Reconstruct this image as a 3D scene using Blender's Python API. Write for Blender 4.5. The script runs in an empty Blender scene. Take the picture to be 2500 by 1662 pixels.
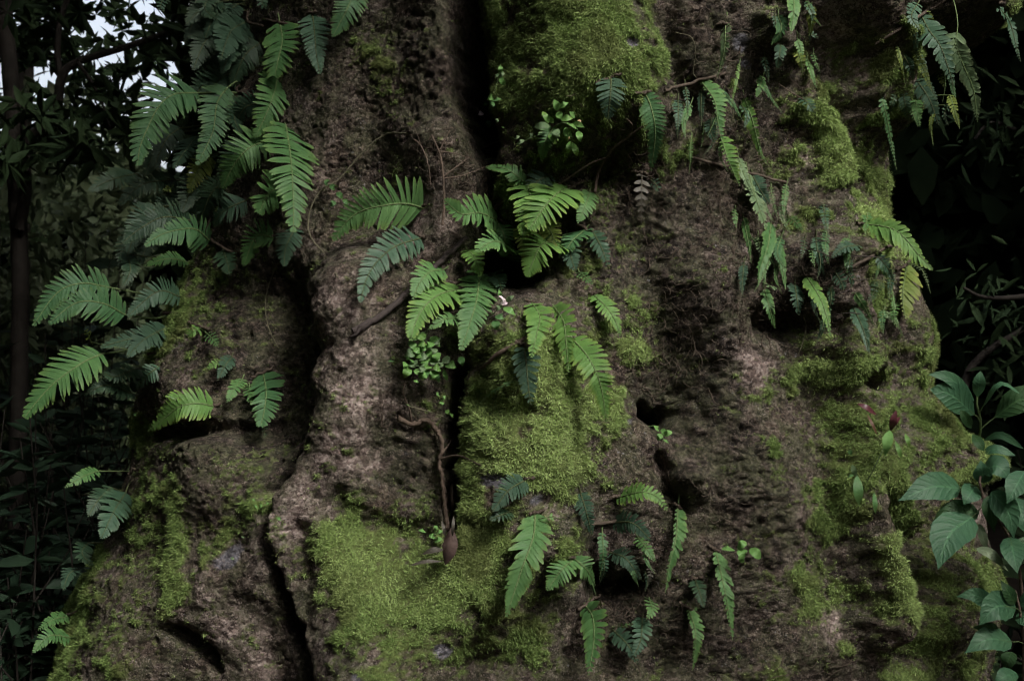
import bpy, math, random
import numpy as np
R = math.radians
rng = np.random.default_rng(7)
random.seed(7)
SC = bpy.context.scene
COL = SC.collection

# ------------------------------------------------------------------ camera
CAMY, CAMZ, PXM = -3.2, 1.35, 1000.0
cam_d = bpy.data.cameras.new('camera')
cam = bpy.data.objects.new('camera', cam_d)
COL.objects.link(cam)
cam.location = (0, CAMY, CAMZ)
cam.rotation_euler = (R(90), 0, 0)
cam_d.sensor_width = 36
cam_d.lens = 36 * 3.2 / 2.5
cam_d.clip_end = 300
cam_d.dof.use_dof = True
cam_d.dof.focus_distance = 3.2
cam_d.dof.aperture_fstop = 6.3
SC.camera = cam

# ------------------------------------------------------------------ light
SUN = np.array([0.50, -0.66, 0.76]); SUN /= np.linalg.norm(SUN)
world = bpy.data.worlds.new('World'); SC.world = world
world.use_nodes = True
wn = world.node_tree
bg = wn.nodes['Background']
sky = wn.nodes.new('ShaderNodeTexSky')
sky.sky_type = 'NISHITA'
sky.sun_disc = False
sky.sun_elevation = math.asin(SUN[2])
sky.sun_rotation = math.atan2(SUN[0], SUN[1])
sky.air_density = 1.0
sky.dust_density = 7.0
sky.ozone_density = 1.0
hz_ = wn.nodes.new('ShaderNodeHueSaturation')        # thin white overcast
hz_.inputs['Saturation'].default_value = .45; hz_.inputs['Value'].default_value = 2.6
wn.links.new(sky.outputs[0], hz_.inputs['Color']); wn.links.new(hz_.outputs[0], bg.inputs[0])
bg.inputs[1].default_value = 0.15
sun_d = bpy.data.lights.new('sun', 'SUN')
sun_d.energy = 5.0
sun_d.angle = R(14)
sun_d.color = (1.0, 0.965, 0.90)
sun = bpy.data.objects.new('sun', sun_d)
COL.objects.link(sun)
sun.location = (4, -5, 8)
from mathutils import Vector
sun.rotation_euler = Vector(SUN).to_track_quat('Z', 'Y').to_euler()
SC.view_settings.view_transform = 'Standard'
SC.view_settings.look = 'None'
SC.view_settings.exposure = -0.36
SC.view_settings.gamma = 1.0
SC.render.engine = 'CYCLES'
SC.cycles.use_denoising = True
SC.cycles.filter_width = 1.1
SC.cycles.denoising_prefilter = 'FAST'
SC.cycles.max_bounces = 6
SC.cycles.diffuse_bounces = 3
SC.cycles.transparent_max_bounces = 8
SC.cycles.caustics_reflective = False
SC.cycles.caustics_refractive = False

# ------------------------------------------------------------------ helpers
def P(px, py, Y):
    """point at depth Y whose picture position (2500 wide) is px, py"""
    s = (np.asarray(Y, float) - CAMY) / 3.2
    return np.stack(np.broadcast_arrays((np.asarray(px, float) - 1250) / PXM * s, Y,
                                        CAMZ + (831 - np.asarray(py, float)) / PXM * s), -1)

def proj(V):
    s = (V[..., 1] - CAMY) / 3.2
    return 1250 + V[..., 0] / s * PXM, 831 - (V[..., 2] - CAMZ) / s * PXM

def norm(v):
    return v / np.maximum(np.linalg.norm(v, axis=-1, keepdims=True), 1e-9)

def h32(ix, iy, iz, seed):
    n = (ix.astype(np.uint32) * np.uint32(374761393) + iy.astype(np.uint32) * np.uint32(668265263)
         + iz.astype(np.uint32) * np.uint32(2147483647) + np.uint32(seed * 974634777 & 0xffffffff))
    n = (n ^ (n >> np.uint32(13))) * np.uint32(1274126177)
    n = (n ^ (n >> np.uint32(15))) * np.uint32(2246822519)
    return n ^ (n >> np.uint32(16))

def perlin(p, seed=0):
    p = p.astype(np.float32)
    i = np.floor(p).astype(np.int32); f = p - i
    u = f * f * f * (f * (f * 6 - 15) + 10)
    out = 0
    for dx in (0, 1):
        wx = u[:, 0] if dx else 1 - u[:, 0]
        for dy in (0, 1):
            wy = u[:, 1] if dy else 1 - u[:, 1]
            for dz in (0, 1):
                wz = u[:, 2] if dz else 1 - u[:, 2]
                h = h32(i[:, 0] + dx, i[:, 1] + dy, i[:, 2] + dz, seed)
                gx = (h & np.uint32(1023)).astype(np.float32) / 511.5 - 1
                gy = ((h >> np.uint32(10)) & np.uint32(1023)).astype(np.float32) / 511.5 - 1
                gz = ((h >> np.uint32(20)) & np.uint32(1023)).astype(np.float32) / 511.5 - 1
                out = out + wx * wy * wz * (gx * (f[:, 0] - dx) + gy * (f[:, 1] - dy) + gz * (f[:, 2] - dz))
    return out * 1.2

def fbm(p, oct=3, seed=0, gain=.5):
    o, a = 0, 1.0
    for k in range(oct):
        o = o + a * perlin(p * (2.03 ** k) + 17.3 * k, seed + k); a *= gain
    return o

def worley(p, seed=0):
    p = p.astype(np.float32)
    i = np.floor(p).astype(np.int32); f = p - i
    f1 = np.full(len(p), 9., np.float32); f2 = f1.copy(); cid = np.zeros(len(p), np.float32)
    for dx in (-1, 0, 1):
        for dy in (-1, 0, 1):
            for dz in (-1, 0, 1):
                h = h32(i[:, 0] + dx, i[:, 1] + dy, i[:, 2] + dz, seed)
                a = dx + (h & np.uint32(1023)).astype(np.float32) / 1023 - f[:, 0]
                b = dy + ((h >> np.uint32(10)) & np.uint32(1023)).astype(np.float32) / 1023 - f[:, 1]
                c = dz + ((h >> np.uint32(20)) & np.uint32(1023)).astype(np.float32) / 1023 - f[:, 2]
                d = a * a + b * b + c * c
                m = d < f1
                f2 = np.where(m, f1, np.minimum(f2, d))
                cid = np.where(m, (h >> np.uint32(5) & np.uint32(255)).astype(np.float32) / 255, cid)
                f1 = np.where(m, d, f1)
    return np.sqrt(f1), np.sqrt(f2), cid

def sstep(a, b, x):
    t = np.clip((x - a) / (b - a), 0, 1)
    return t * t * (3 - 2 * t)

def mesh_np(name, V, F, mat, parent=None, attrs=None, smooth=True, loc=None):
    V = np.ascontiguousarray(V, np.float32); F = np.ascontiguousarray(F, np.int32)
    if loc is not None:
        V = V - np.asarray(loc, np.float32)
    me = bpy.data.meshes.new(name)
    k = F.shape[1]
    me.vertices.add(len(V)); me.vertices.foreach_set('co', V.ravel())
    me.loops.add(F.size); me.loops.foreach_set('vertex_index', F.ravel())
    me.polygons.add(len(F))
    me.polygons.foreach_set('loop_start', np.arange(0, F.size, k, dtype=np.int32))
    me.polygons.foreach_set('use_smooth', np.full(len(F), smooth, bool))
    me.update(calc_edges=True)
    if attrs:
        for an, av in attrs.items():
            at = me.attributes.new(an, 'FLOAT', 'POINT')
            at.data.foreach_set('value', np.ascontiguousarray(av, np.float32))
    me.materials.append(mat)
    o = bpy.data.objects.new(name, me)
    COL.objects.link(o)
    o.location = (0, 0, 0) if loc is None else tuple(float(x) for x in loc)
    if parent is not None:
        o.parent = parent
        w = wloc(parent)
        o.location = tuple(float(o.location[i] - w[i]) for i in range(3))
    WL[o.name] = np.array(loc if loc is not None else (0, 0, 0), float)
    return o

WL = {}
def wloc(o):
    return WL[o.name]

def empty(name, loc, label, cat, group=None):
    o = bpy.data.objects.new(name, None)
    COL.objects.link(o); o.location = tuple(float(x) for x in loc)
    o.empty_display_size = .05
    WL[o.name] = np.array(loc, float)
    tag(o, label, cat, group)
    return o

def tag(o, label=None, cat=None, group=None, kind=None):
    if label: o['label'] = label
    if cat: o['category'] = cat
    if group: o['group'] = group
    if kind: o['kind'] = kind
    return o

def crom(pts, n):
    p = np.asarray(pts, float)
    if len(p) == 2:
        p = np.stack([p[0], (p[0] + p[1]) / 2, p[1]])
    q = np.vstack([2 * p[0] - p[1], p, 2 * p[-1] - p[-2]])
    out = []
    for k in range(len(p) - 1):
        a, b, c, d = q[k:k + 4]
        t = np.linspace(0, 1, 24, endpoint=False)[:, None]
        out.append(.5 * (2 * b + (c - a) * t + (2 * a - 5 * b + 4 * c - d) * t ** 2 + (3 * b - a - 3 * c + d) * t ** 3))
    o = np.vstack(out + [p[-1:]])
    s = np.r_[0, np.cumsum(np.linalg.norm(np.diff(o, axis=0), axis=1))]
    u = np.linspace(0, s[-1], n)
    return np.stack([np.interp(u, s, o[:, k]) for k in range(o.shape[1])], 1)

def tube(pts, rad, sides=6):
    p = np.asarray(pts, float); n = len(p)
    r = np.broadcast_to(np.asarray(rad, float), (n,))
    T = norm(np.gradient(p, axis=0))
    ref = np.array([.3, -.9, .3]) if abs(T[0] @ norm(np.array([.3, -.9, .3]))) < .9 else np.array([1., 0, 0])
    A = norm(np.cross(T, ref)); B = np.cross(T, A)
    a = np.linspace(0, 2 * math.pi, sides, endpoint=False)
    V = (p[:, None] + r[:, None, None] * (np.cos(a)[None, :, None] * A[:, None] + np.sin(a)[None, :, None] * B[:, None])).reshape(-1, 3)
    F = []
    for i in range(n - 1):
        for j in range(sides):
            k = (j + 1) % sides
            F.append((i * sides + j, i * sides + k, (i + 1) * sides + k, (i + 1) * sides + j))
    return V, np.array(F)

class Bag:
    """collects quads with one float attribute and builds one mesh"""
    def __init__(s): s.V, s.F, s.A, s.n = [], [], [], 0
    def add(s, V, F, a=0.):
        F = np.asarray(F)
        if F.shape[1] == 3: F = np.c_[F, F[:, 2]]
        s.V.append(V); s.F.append(F + s.n); s.n += len(V)
        s.A.append(np.broadcast_to(np.asarray(a, float), (len(V),)))
    def build(s, name, mat, parent=None, loc=None, attr='u'):
        return mesh_np(name, np.vstack(s.V), np.vstack(s.F), mat, parent, {attr: np.concatenate(s.A)}, True, loc)

# ------------------------------------------------------------------ materials
class NT:
    def __init__(s, name):
        s.m = bpy.data.materials.new(name); s.m.use_nodes = True
        s.t = s.m.node_tree; s.b = s.t.nodes['Principled BSDF']; s.out = s.t.nodes['Material Output']
    def n(s, typ, **kw):
        x = s.t.nodes.new(typ)
        for k, v in kw.items():
            if k.startswith('i_'):
                key = k[2:]; key = int(key) if key.isdigit() else key.replace('_', ' ')
                x.inputs[key].default_value = v
            else: setattr(x, k, v)
        return x
    def l(s, a, b): s.t.links.new(a, b)
    def attr(s, name): return s.n('ShaderNodeAttribute', attribute_name=name).outputs['Fac']
    def noise(s, scale, detail=4, rough=.6, vec=None, dist=0.):
        x = s.n('ShaderNodeTexNoise'); x.inputs['Scale'].default_value = scale
        x.inputs['Detail'].default_value = detail; x.inputs['Roughness'].default_value = rough
        x.inputs['Distortion'].default_value = dist
        s.l(vec if vec is not None else s.pos(), x.inputs['Vector'])
        return x.outputs['Fac']
    def pos(s):
        return s.n('ShaderNodeNewGeometry').outputs['Position']
    def ramp(s, f, stops, interp='LINEAR'):
        r = s.n('ShaderNodeValToRGB'); r.color_ramp.interpolation = interp
        e = r.color_ramp.elements
        while len(e) < len(stops): e.new(.5)
        for x, (p, c) in zip(e, stops):
            x.position = p
            x.color = (c[0], c[1], c[2], 1) if hasattr(c, '__len__') else (c, c, c, 1)
        s.l(f, r.inputs[0]); return r.outputs[0]
    def mix(s, f, a, b, mode='MIX'):
        x = s.n('ShaderNodeMix', data_type='RGBA', blend_type=mode)
        for v, k in ((f, 0), (a, 6), (b, 7)):
            if hasattr(v, 'is_linked'): s.l(v, x.inputs[k])
            else: x.inputs[k].default_value = v if k == 0 else ((*v, 1) if len(v) == 3 else v)
        return x.outputs[2]
    def math(s, op, a, b=0.):
        x = s.n('ShaderNodeMath', operation=op)
        for v, k in ((a, 0), (b, 1)):
            if hasattr(v, 'is_linked'): s.l(v, x.inputs[k])
            else: x.inputs[k].default_value = v
        return x.outputs[0]
    def bump(s, h, strength=.5, dist=.01, nrm=None):
        b = s.n('ShaderNodeBump'); b.inputs['Strength'].default_value = strength
        b.inputs['Distance'].default_value = dist
        s.l(h, b.inputs['Height'])
        if nrm is not None: s.l(nrm, b.inputs['Normal'])
        s.l(b.outputs[0], s.b.inputs['Normal']); return b.outputs[0]

def mat_leaf(name, c0, c1, tip=None, rough=.55, trans=.22, spec=.3, scale=14., vein=0.):
    m = NT(name)
    f = m.noise(scale, 3)
    col = m.mix(m.ramp(f, [(.35, 0), (.65, 1)]), c0, c1)
    if tip is not None:
        u = m.attr('u')
        k = m.math('MULTIPLY', m.ramp(u, [(.55, 0), (1., 1)]), m.ramp(m.noise(9., 2), [(.35, .25), (.7, .9)]))
        col = m.mix(k, col, tip)
        col = m.mix(m.ramp(u, [(0., .4), (.08, 0)]), col, tuple(x * 1.35 for x in c1))
    sp = m.noise(160., 2)
    col = m.mix(m.ramp(sp, [(.3, .35), (.45, 0)]), col, tuple(x * .55 for x in c0))
    m.l(col, m.b.inputs['Base Color'])
    m.b.inputs['Roughness'].default_value = rough
    m.b.inputs['Specular IOR Level'].default_value = spec
    if vein:
        u, v = m.attr('u'), m.math('ABSOLUTE', m.attr('v'))
        ph_ = m.math('SINE', m.math('MULTIPLY', m.math('ADD', m.math('SUBTRACT', u, m.math('MULTIPLY', v, .2)), m.math('MULTIPLY', m.noise(40., 2), .07)), 52.))
        lat = m.ramp(ph_, [(.0, 0), (.45, .55), (.9, 1.)])
        midr = m.ramp(v, [(.03, 0), (.09, 1)])
        hgt = m.math('MULTIPLY', lat, midr)
        col = m.mix(m.math('MULTIPLY', m.math('SUBTRACT', 1., midr), .6), col, tuple(x * 1.7 for x in c1))
        m.l(col, m.b.inputs['Base Color'])
        b0 = m.bump(hgt, .32, .004)
        m.bump(m.noise(300., 2), .4, .002, b0)
    else:
        m.bump(m.noise(220., 2), .25, .002)
    tr = m.n('ShaderNodeBsdfTranslucent')
    tc = m.mix(.5, col, tuple(min(1, x * 1.3) for x in c1)); m.l(tc, tr.inputs[0])
    mx = m.n('ShaderNodeMixShader'); mx.inputs[0].default_value = trans
    m.l(m.b.outputs[0], mx.inputs[1]); m.l(tr.outputs[0], mx.inputs[2]); m.l(mx.outputs[0], m.out.inputs[0])
    return m.m

M = {}
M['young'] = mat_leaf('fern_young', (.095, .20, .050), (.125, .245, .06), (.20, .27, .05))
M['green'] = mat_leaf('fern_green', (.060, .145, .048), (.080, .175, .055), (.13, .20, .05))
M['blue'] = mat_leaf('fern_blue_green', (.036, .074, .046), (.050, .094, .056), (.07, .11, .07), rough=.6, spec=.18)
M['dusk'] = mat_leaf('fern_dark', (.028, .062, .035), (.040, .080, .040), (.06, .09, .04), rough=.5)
M['yellow'] = mat_leaf('fern_yellow', (.115, .165, .035), (.15, .20, .04), (.21, .21, .05))
M['pale'] = mat_leaf('fern_pale', (.11, .18, .085), (.15, .22, .11), (.19, .24, .12))
M['young2'] = mat_leaf('fern_fresh', (.080, .180, .060), (.105, .215, .070), (.16, .24, .06))
M['green2'] = mat_leaf('fern_deep_green', (.048, .125, .050), (.066, .150, .058), (.10, .17, .05))
M['blue2'] = mat_leaf('fern_grey_green', (.044, .095, .056), (.060, .118, .068), (.08, .13, .07), rough=.5)
M['dead'] = mat_leaf('fern_withered', (.05, .046, .036), (.075, .068, .052), (.10, .09, .07), trans=.1)
M['bractleaf'] = mat_leaf('dry_bract', (.045, .027, .022), (.085, .056, .047), None, scale=60., trans=.05, rough=.8)
M['shrub'] = mat_leaf('shrub_leaf', (.042, .115, .058), (.055, .135, .065), None, rough=.5, spec=.35, vein=1.)
M['shrub_dark'] = mat_leaf('shrub_leaf_dark', (.030, .080, .030), (.045, .10, .035), None, rough=.5, vein=1.)
M['rolled'] = mat_leaf('leaf_underside', (.20, .27, .16), (.26, .33, .20), None, rough=.6, vein=1.)
M['seedling'] = mat_leaf('seedling_leaf', (.12, .26, .07), (.16, .31, .09), None, rough=.5)
M['red'] = mat_leaf('red_leaf', (.075, .022, .028), (.11, .034, .038), None, rough=.4, spec=.5)
M['redbrown'] = mat_leaf('bronze_leaf', (.10, .055, .035), (.14, .075, .045), None)
M['petal'] = mat_leaf('petal', (.55, .45, .48), (.68, .62, .64), None, rough=.6)
M['bud'] = mat_leaf('bud', (.45, .30, .16), (.55, .40, .24), None, rough=.6)
M['crown'] = mat_leaf('forest_leaf', (.014, .028, .012), (.024, .042, .016), None, scale=3., trans=.06, rough=.75, spec=.1)
M['far'] = mat_leaf('far_leaf', (.05, .075, .035), (.085, .11, .055), None, scale=2., trans=.2, rough=.6)
M['under'] = mat_leaf('undergrowth_leaf', (.017, .038, .021), (.026, .050, .027), None, scale=4., trans=.12, rough=.6, spec=.2)

def mat_wood(name, c0, c1, scale=60., rough=.85):
    m = NT(name)
    f = m.noise(scale, 6, .65)
    m.l(m.ramp(f, [(.3, c0), (.7, c1)]), m.b.inputs['Base Color'])
    m.b.inputs['Roughness'].default_value = rough
    m.b.inputs['Specular IOR Level'].default_value = .2
    m.bump(m.noise(scale * 4, 4), .6, .003)
    return m.m
M['stick'] = mat_wood('stick_bark', (.035, .028, .026), (.075, .06, .055), 90.)
M['twig'] = mat_wood('twig_bark', (.07, .05, .038), (.14, .105, .08), 120.)
M['vine'] = mat_wood('vine_stem', (.09, .085, .055), (.15, .14, .09), 120.)
M['stem'] = mat_wood('green_stem', (.05, .085, .03), (.09, .13, .05), 90., .6)
M['stalk'] = mat_wood('fern_stalk', (.055, .065, .03), (.09, .11, .045), 90., .6)
M['midrib'] = mat_wood('fern_midrib', (.10, .155, .06), (.14, .19, .075), 90., .6)
M['bract'] = mat_wood('dry_bract', (.040, .024, .020), (.085, .055, .046), 45., .75)
M['bgbark'] = mat_wood('forest_bark', (.014, .012, .010), (.034, .029, .024), 12.)
M['root'] = mat_wood('rootlet', (.045, .034, .025), (.11, .085, .065), 80.)
M['soil'] = mat_wood('forest_soil', (.022, .017, .012), (.05, .038, .026), 8.)

# ================================================================== THE TREE
# outline of the trunk at its widest (picture row, picture column)
LEFT = [(-2600, 700), (-900, 660), (-300, 625), (0, 610), (250, 575), (450, 520), (600, 497), (690, 483), (780, 452), (850, 425), (900, 396),
        (960, 360), (1010, 336), (1100, 333), (1160, 324), (1240, 317), (1290, 297), (1350, 247), (1400, 210), (1450, 191),
        (1500, 174), (1600, 164), (1662, 158), (1900, 60), (2300, -150)]
RIGHT = [(-2600, 2120), (-900, 2260), (-250, 2430), (0, 2425), (55, 2415), (95, 2385), (135, 2345), (180, 2268), (230, 2205), (300, 2187), (350, 2172), (420, 2167),
         (520, 2165), (560, 2180), (600, 2194), (650, 2205), (700, 2223), (760, 2241), (810, 2255), (850, 2262), (900, 2264),
         (930, 2270), (980, 2283), (1010, 2303), (1045, 2322), (1080, 2366), (1110, 2382), (1140, 2388), (1170, 2380), (1200, 2384),
         (1300, 2388), (1350, 2400), (1400, 2418), (1450, 2432), (1500, 2428), (1560, 2412), (1662, 2404), (1900, 2480), (2300, 2650)]
RIGHT = [(a, b - 42 * np.interp(a, [150, 260, 1000, 1120], [0, 1, 1, 0])) for a, b in RIGHT]
# relief strokes: points, radius (px), amount (m), profile power
RELIEF = [
 # deep cleft at the top, and the mossy column beside it
 ([(1118, -400), (1122, 0), (1138, 120), (1158, 230), (1180, 320)], 34, -.34, 2.5),
 ([(1199, -400), (1199, 100), (1200, 300)], 8, -.10, 2),
 ([(1180, -400), (1180, 150), (1190, 330)], 18, -.06, 2),
 ([(1390, -400), (1395, 0), (1420, 130), (1435, 190)], 195, .14, 2.6),
 ([(1590, -400), (1600, 20), (1640, 150), (1690, 260)], 40, -.07, 2),
 ([(1185, 330), (1195, 480), (1195, 560), (1230, 650)], 26, -.11, 2),
 ([(1175, 655), (1235, 648), (1285, 660)], 36, -.17, 2),
 ([(1330, 450), (1420, 430), (1500, 400)], 40, -.05, 2),
 ([(1400, 540), (1380, 640)], 40, -.06, 2),
 # upper left face
 ([(900, -300), (960, 100), (980, 260)], 90, -.02, 2),
 ([(830, -300), (850, 200), (880, 420), (960, 520)], 120, -.05, 2),
 ([(1060, 340), (1050, 420), (1060, 560)], 70, .035, 2),
 # lower slit and the two roots beside it
 ([(1128, 905), (1108, 1000), (1106, 1100), (1110, 1200), (1116, 1300)], 15, -.26, 3),
 ([(910, 740), (930, 860), (905, 1000), (850, 1150), (800, 1300), (830, 1450), (880, 1600), (900, 1800)], 135, .13, 3),
 ([(800, 770), (787, 880), (775, 1000), (770, 1100), (725, 1190), (716, 1300), (733, 1440)], 12, -.11, 2),
 ([(730, 1430), (748, 1510), (775, 1580), (805, 1680), (830, 1800)], 20, -.16, 2),
 ([(700, 760), (690, 900), (690, 1050)], 70, -.08, 2),
 ([(560, 1150), (500, 1300), (430, 1450), (330, 1650), (280, 1800)], 150, .09, 3),
 ([(640, 1420), (620, 1550), (600, 1700)], 90, .05, 3),
 ([(478, 1530), (515, 1570), (545, 1622)], 14, -.15, 2),
 ([(380, 1052), (470, 1062), (560, 1056), (640, 1048)], 26, -.08, 2),
 ([(480, 700), (520, 820), (470, 920)], 90, .05, 2),
 # middle moss column
 ([(1290, 880), (1290, 1000), (1270, 1150), (1250, 1300), (1150, 1430), (1050, 1520), (1000, 1700)], 140, .13, 3),
 ([(1190, 985), (1230, 1015), (1280, 1010)], 34, -.045, 2),
 ([(880, 1240), (960, 1300), (1040, 1320)], 45, -.05, 2),
 ([(800, 1290), (815, 1400), (800, 1500)], 20, -.02, 2),
 # dark furrowed face right of the middle
 ([(1500, 420), (1560, 560), (1600, 700), (1640, 850), (1620, 980)], 80, -.07, 2),
 ([(1585, 1000), (1612, 1022), (1630, 1018)], 19, -.18, 2),
 ([(1675, 1165)], 55, .07, 2),
 ([(1618, 1110), (1622, 1180), (1650, 1245)], 12, -.06, 2),
 ([(1455, 1425), (1510, 1455), (1545, 1435)], 34, -.14, 2),
 ([(1440, 1500), (1400, 1600)], 30, -.05, 2),
 ([(1400, 1290), (1380, 1360)], 50, .05, 2),
 ([(1720, 700), (1800, 900), (1780, 1000)], 90, .05, 2),
 ([(1850, 800), (1900, 790), (1960, 800)], 35, -.08, 2),
 ([(1840, 1100), (1870, 1250), (1900, 1400)], 110, .05, 2),
 ([(1560, 1560), (1700, 1640)], 120, -.04, 2),
 # right hand ridges
 ([(1880, 80), (1935, 255), (1985, 340), (2000, 440), (2010, 600)], 46, .055, 2),
 ([(2005, 270), (2040, 380), (2045, 470)], 26, -.05, 2),
 ([(2060, -300), (2075, 0), (2100, 140), (2110, 240)], 85, .11, 2.5),
 ([(2168, -400), (2168, 0), (2172, 120), (2160, 230)], 22, -.16, 2),
 ([(2300, -300), (2320, 20)], 100, .10, 2),
 ([(2100, 330), (2110, 450), (2090, 560)], 60, .05, 2),
 ([(1980, 650), (2015, 860), (2050, 1000), (2060, 1150), (2080, 1300), (2120, 1450), (2135, 1520)], 62, .12, 2.5),
 ([(2115, 950), (2116, 1150)], 36, -.08, 2), ([(2116, 1150), (2158, 1280), (2195, 1400), (2205, 1600)], 44, -.17, 2),
 ([(2150, 1305), (2235, 1320)], 42, -.12, 2),
 ([(2040, 945)], 20, -.12, 2),
 ([(2180, 650), (2220, 850), (2265, 1050)], 60, .06, 2),
 ([(2345, 1095), (2370, 1130)], 42, .06, 2),
 ([(2300, 1400), (2330, 1520)], 80, .07, 2),
 ([(1960, 1600), (1900, 1700)], 100, .05, 2),
 ([(2200, 1640), (2160, 1750)], 60, .06, 2),
]
MOSS = [
 ([(1215, -100), (1230, 130), (1240, 260)], 45, .9), ([(1390, -100), (1400, 60), (1420, 170)], 130, 1.25), ([(1530, -50), (1560, 120), (1590, 210)], 42, .8),
 ([(1280, 240), (1370, 270), (1500, 240)], 75, .95), ([(1260, 330), (1360, 350), (1450, 330)], 60, .5), ([(1230, 450), (1215, 480)], 28, .8),
 ([(1560, 330), (1640, 380), (1680, 360)], 50, .5), ([(1480, 460), (1540, 600)], 60, .32), ([(1545, 720), (1560, 760)], 45, .55), ([(1480, 760), (1440, 840)], 40, .42),
 ([(1530, 850), (1580, 855)], 42, .95), ([(1510, 960), (1500, 1040)], 30, .95),
 ([(1200, 880), (1330, 850), (1400, 900)], 50, .95), ([(1180, 960), (1170, 1100), (1165, 1250)], 50, .95), ([(1320, 960), (1400, 1000), (1330, 1090)], 75, 1.3),
 ([(1290, 1100), (1220, 1120), (1400, 1130)], 62, 1.2), ([(1180, 1250), (1190, 1380), (1150, 1430)], 70, .95), ([(1130, 820), (1230, 800)], 38, .62),
 ([(880, 1320), (920, 1420), (1000, 1420), (1120, 1400)], 62, 1.1), ([(870, 1290), (950, 1300)], 38, .8), ([(920, 1500), (1050, 1480)], 50, .9),
 ([(960, 1590), (1050, 1640)], 60, .72), ([(1290, 1350), (1240, 1450)], 60, .62), ([(1390, 1320), (1380, 1370)], 30, .9), ([(1260, 1560), (1300, 1600)], 50, .9), ([(1100, 1500), (1200, 1540)], 50, .8),
 ([(1330, 1480), (1340, 1560)], 45, .5), ([(1440, 1120), (1480, 1160)], 34, .55), ([(910, 1640), (980, 1700)], 50, .6),
 ([(510, 1180), (480, 1210), (540, 1240)], 34, .62), ([(530, 1290), (500, 1380), (510, 1440)], 32, 1.0), ([(590, 1330), (640, 1290), (690, 1220)], 30, .75), ([(430, 1190), (430, 1240)], 28, .5),
 ([(265, 1370), (220, 1460), (210, 1560), (240, 1650), (230, 1750)], 50, .95), ([(330, 1220), (320, 1290)], 20, .6), ([(350, 1600), (370, 1640)], 28, .6), ([(640, 1140), (700, 1150)], 40, .45),
 ([(500, 740), (470, 830), (430, 870)], 38, .75), ([(350, 1020), (345, 1100)], 24, .6), ([(400, 1120), (460, 1110)], 30, .4), ([(880, 110), (930, 150)], 40, .55), ([(940, 220), (960, 260)], 30, .4), ([(760, 700), (745, 740)], 22, .4),
 ([(950, 410), (970, 380)], 30, .35), ([(1060, 1150), (1000, 1160)], 24, .3),
 ([(1925, 280), (1965, 320), (1990, 400), (1990, 450)], 27, 1.05), ([(1930, 380), (1900, 420)], 34, .5), ([(2070, 190), (2085, 270), (2060, 300)], 27, .95), ([(2110, 100), (2125, 190)], 26, .8), ([(2030, 130), (2060, 120)], 20, .6),
 ([(2040, 480), (2060, 540), (2040, 560)], 36, .9), ([(2075, 400), (2100, 460), (2100, 540)], 30, .75), ([(2100, 560), (2108, 650)], 22, 1.1), ([(2140, 330), (2150, 420)], 20, .5), ([(1960, 540), (1930, 560)], 26, .6), ([(2040, 700), (2130, 780)], 40, .4),
 ([(1930, 920), (1980, 930), (2000, 900)], 42, 1.05), ([(1900, 930), (1850, 960)], 34, .5), ([(2055, 1030), (2060, 1090)], 20, 1.05), ([(2000, 1020), (2020, 1110), (2010, 1220), (1990, 1280)], 40, .85),
 ([(1960, 1190), (1960, 1270)], 36, .75), ([(2075, 1310), (2090, 1390), (2110, 1450), (2135, 1490)], 28, 1.2), ([(2085, 1480), (2060, 1420)], 30, .75), ([(2020, 1420), (2030, 1480)], 26, .65),
 ([(1920, 1400), (1950, 1440), (1960, 1480)], 40, .9), ([(1910, 1500)], 34, .55), ([(1870, 1640)], 28, .9), ([(1840, 1080), (1860, 1130)], 26, .45), ([(2030, 1570)], 12, .8), ([(1990, 800), (2010, 840)], 32, .55),
 ([(2215, 880), (2250, 940), (2270, 1010), (2290, 1060)], 32, 1.0), ([(2210, 1010), (2240, 1070)], 36, .8), ([(2345, 1080), (2370, 1130), (2340, 1160)], 34, 1.2), ([(2180, 1130), (2200, 1210), (2230, 1270)], 38, .9), ([(2150, 1150)], 28, .6),
 ([(2310, 1370), (2330, 1450), (2380, 1420)], 48, .9), ([(2420, 1430), (2420, 1470)], 20, .9), ([(2250, 1480), (2270, 1540), (2260, 1600)], 34, .75), ([(2160, 1650), (2230, 1640)], 34, .85), ([(2360, 1600), (2340, 1650)], 40, .7), ([(2260, 1250), (2330, 1240)], 22, .6),
 ([(1960, 220), (2040, 420), (2060, 620)], 95, .44), ([(2000, 860), (2020, 1050), (2000, 1280)], 75, .5), ([(2200, 900), (2230, 1100), (2260, 1300)], 75, .46), ([(2280, 1400), (2240, 1560), (2260, 1680)], 100, .58),
 ([(1920, 1400), (2040, 1440)], 70, .55), ([(950, 1330), (1100, 1450), (1250, 1400)], 120, .72), ([(1000, 1560), (1250, 1560)], 90, .62), ([(1300, 400), (1400, 420)], 60, .42), ([(1430, 640), (1500, 860)], 70, .48), ([(450, 1180), (420, 1400), (300, 1560)], 90, .45), ([(520, 700), (480, 850)], 80, .48), ([(1250, 880), (1230, 1120)], 110, .75),
 ([(2170, 1370), (2200, 1420)], 40, .4), ([(2110, 700), (2120, 760)], 24, .8), ([(2200, 780), (2215, 830)], 22, .7), ([(2340, 0), (2400, 60)], 30, .5),
]
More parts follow.
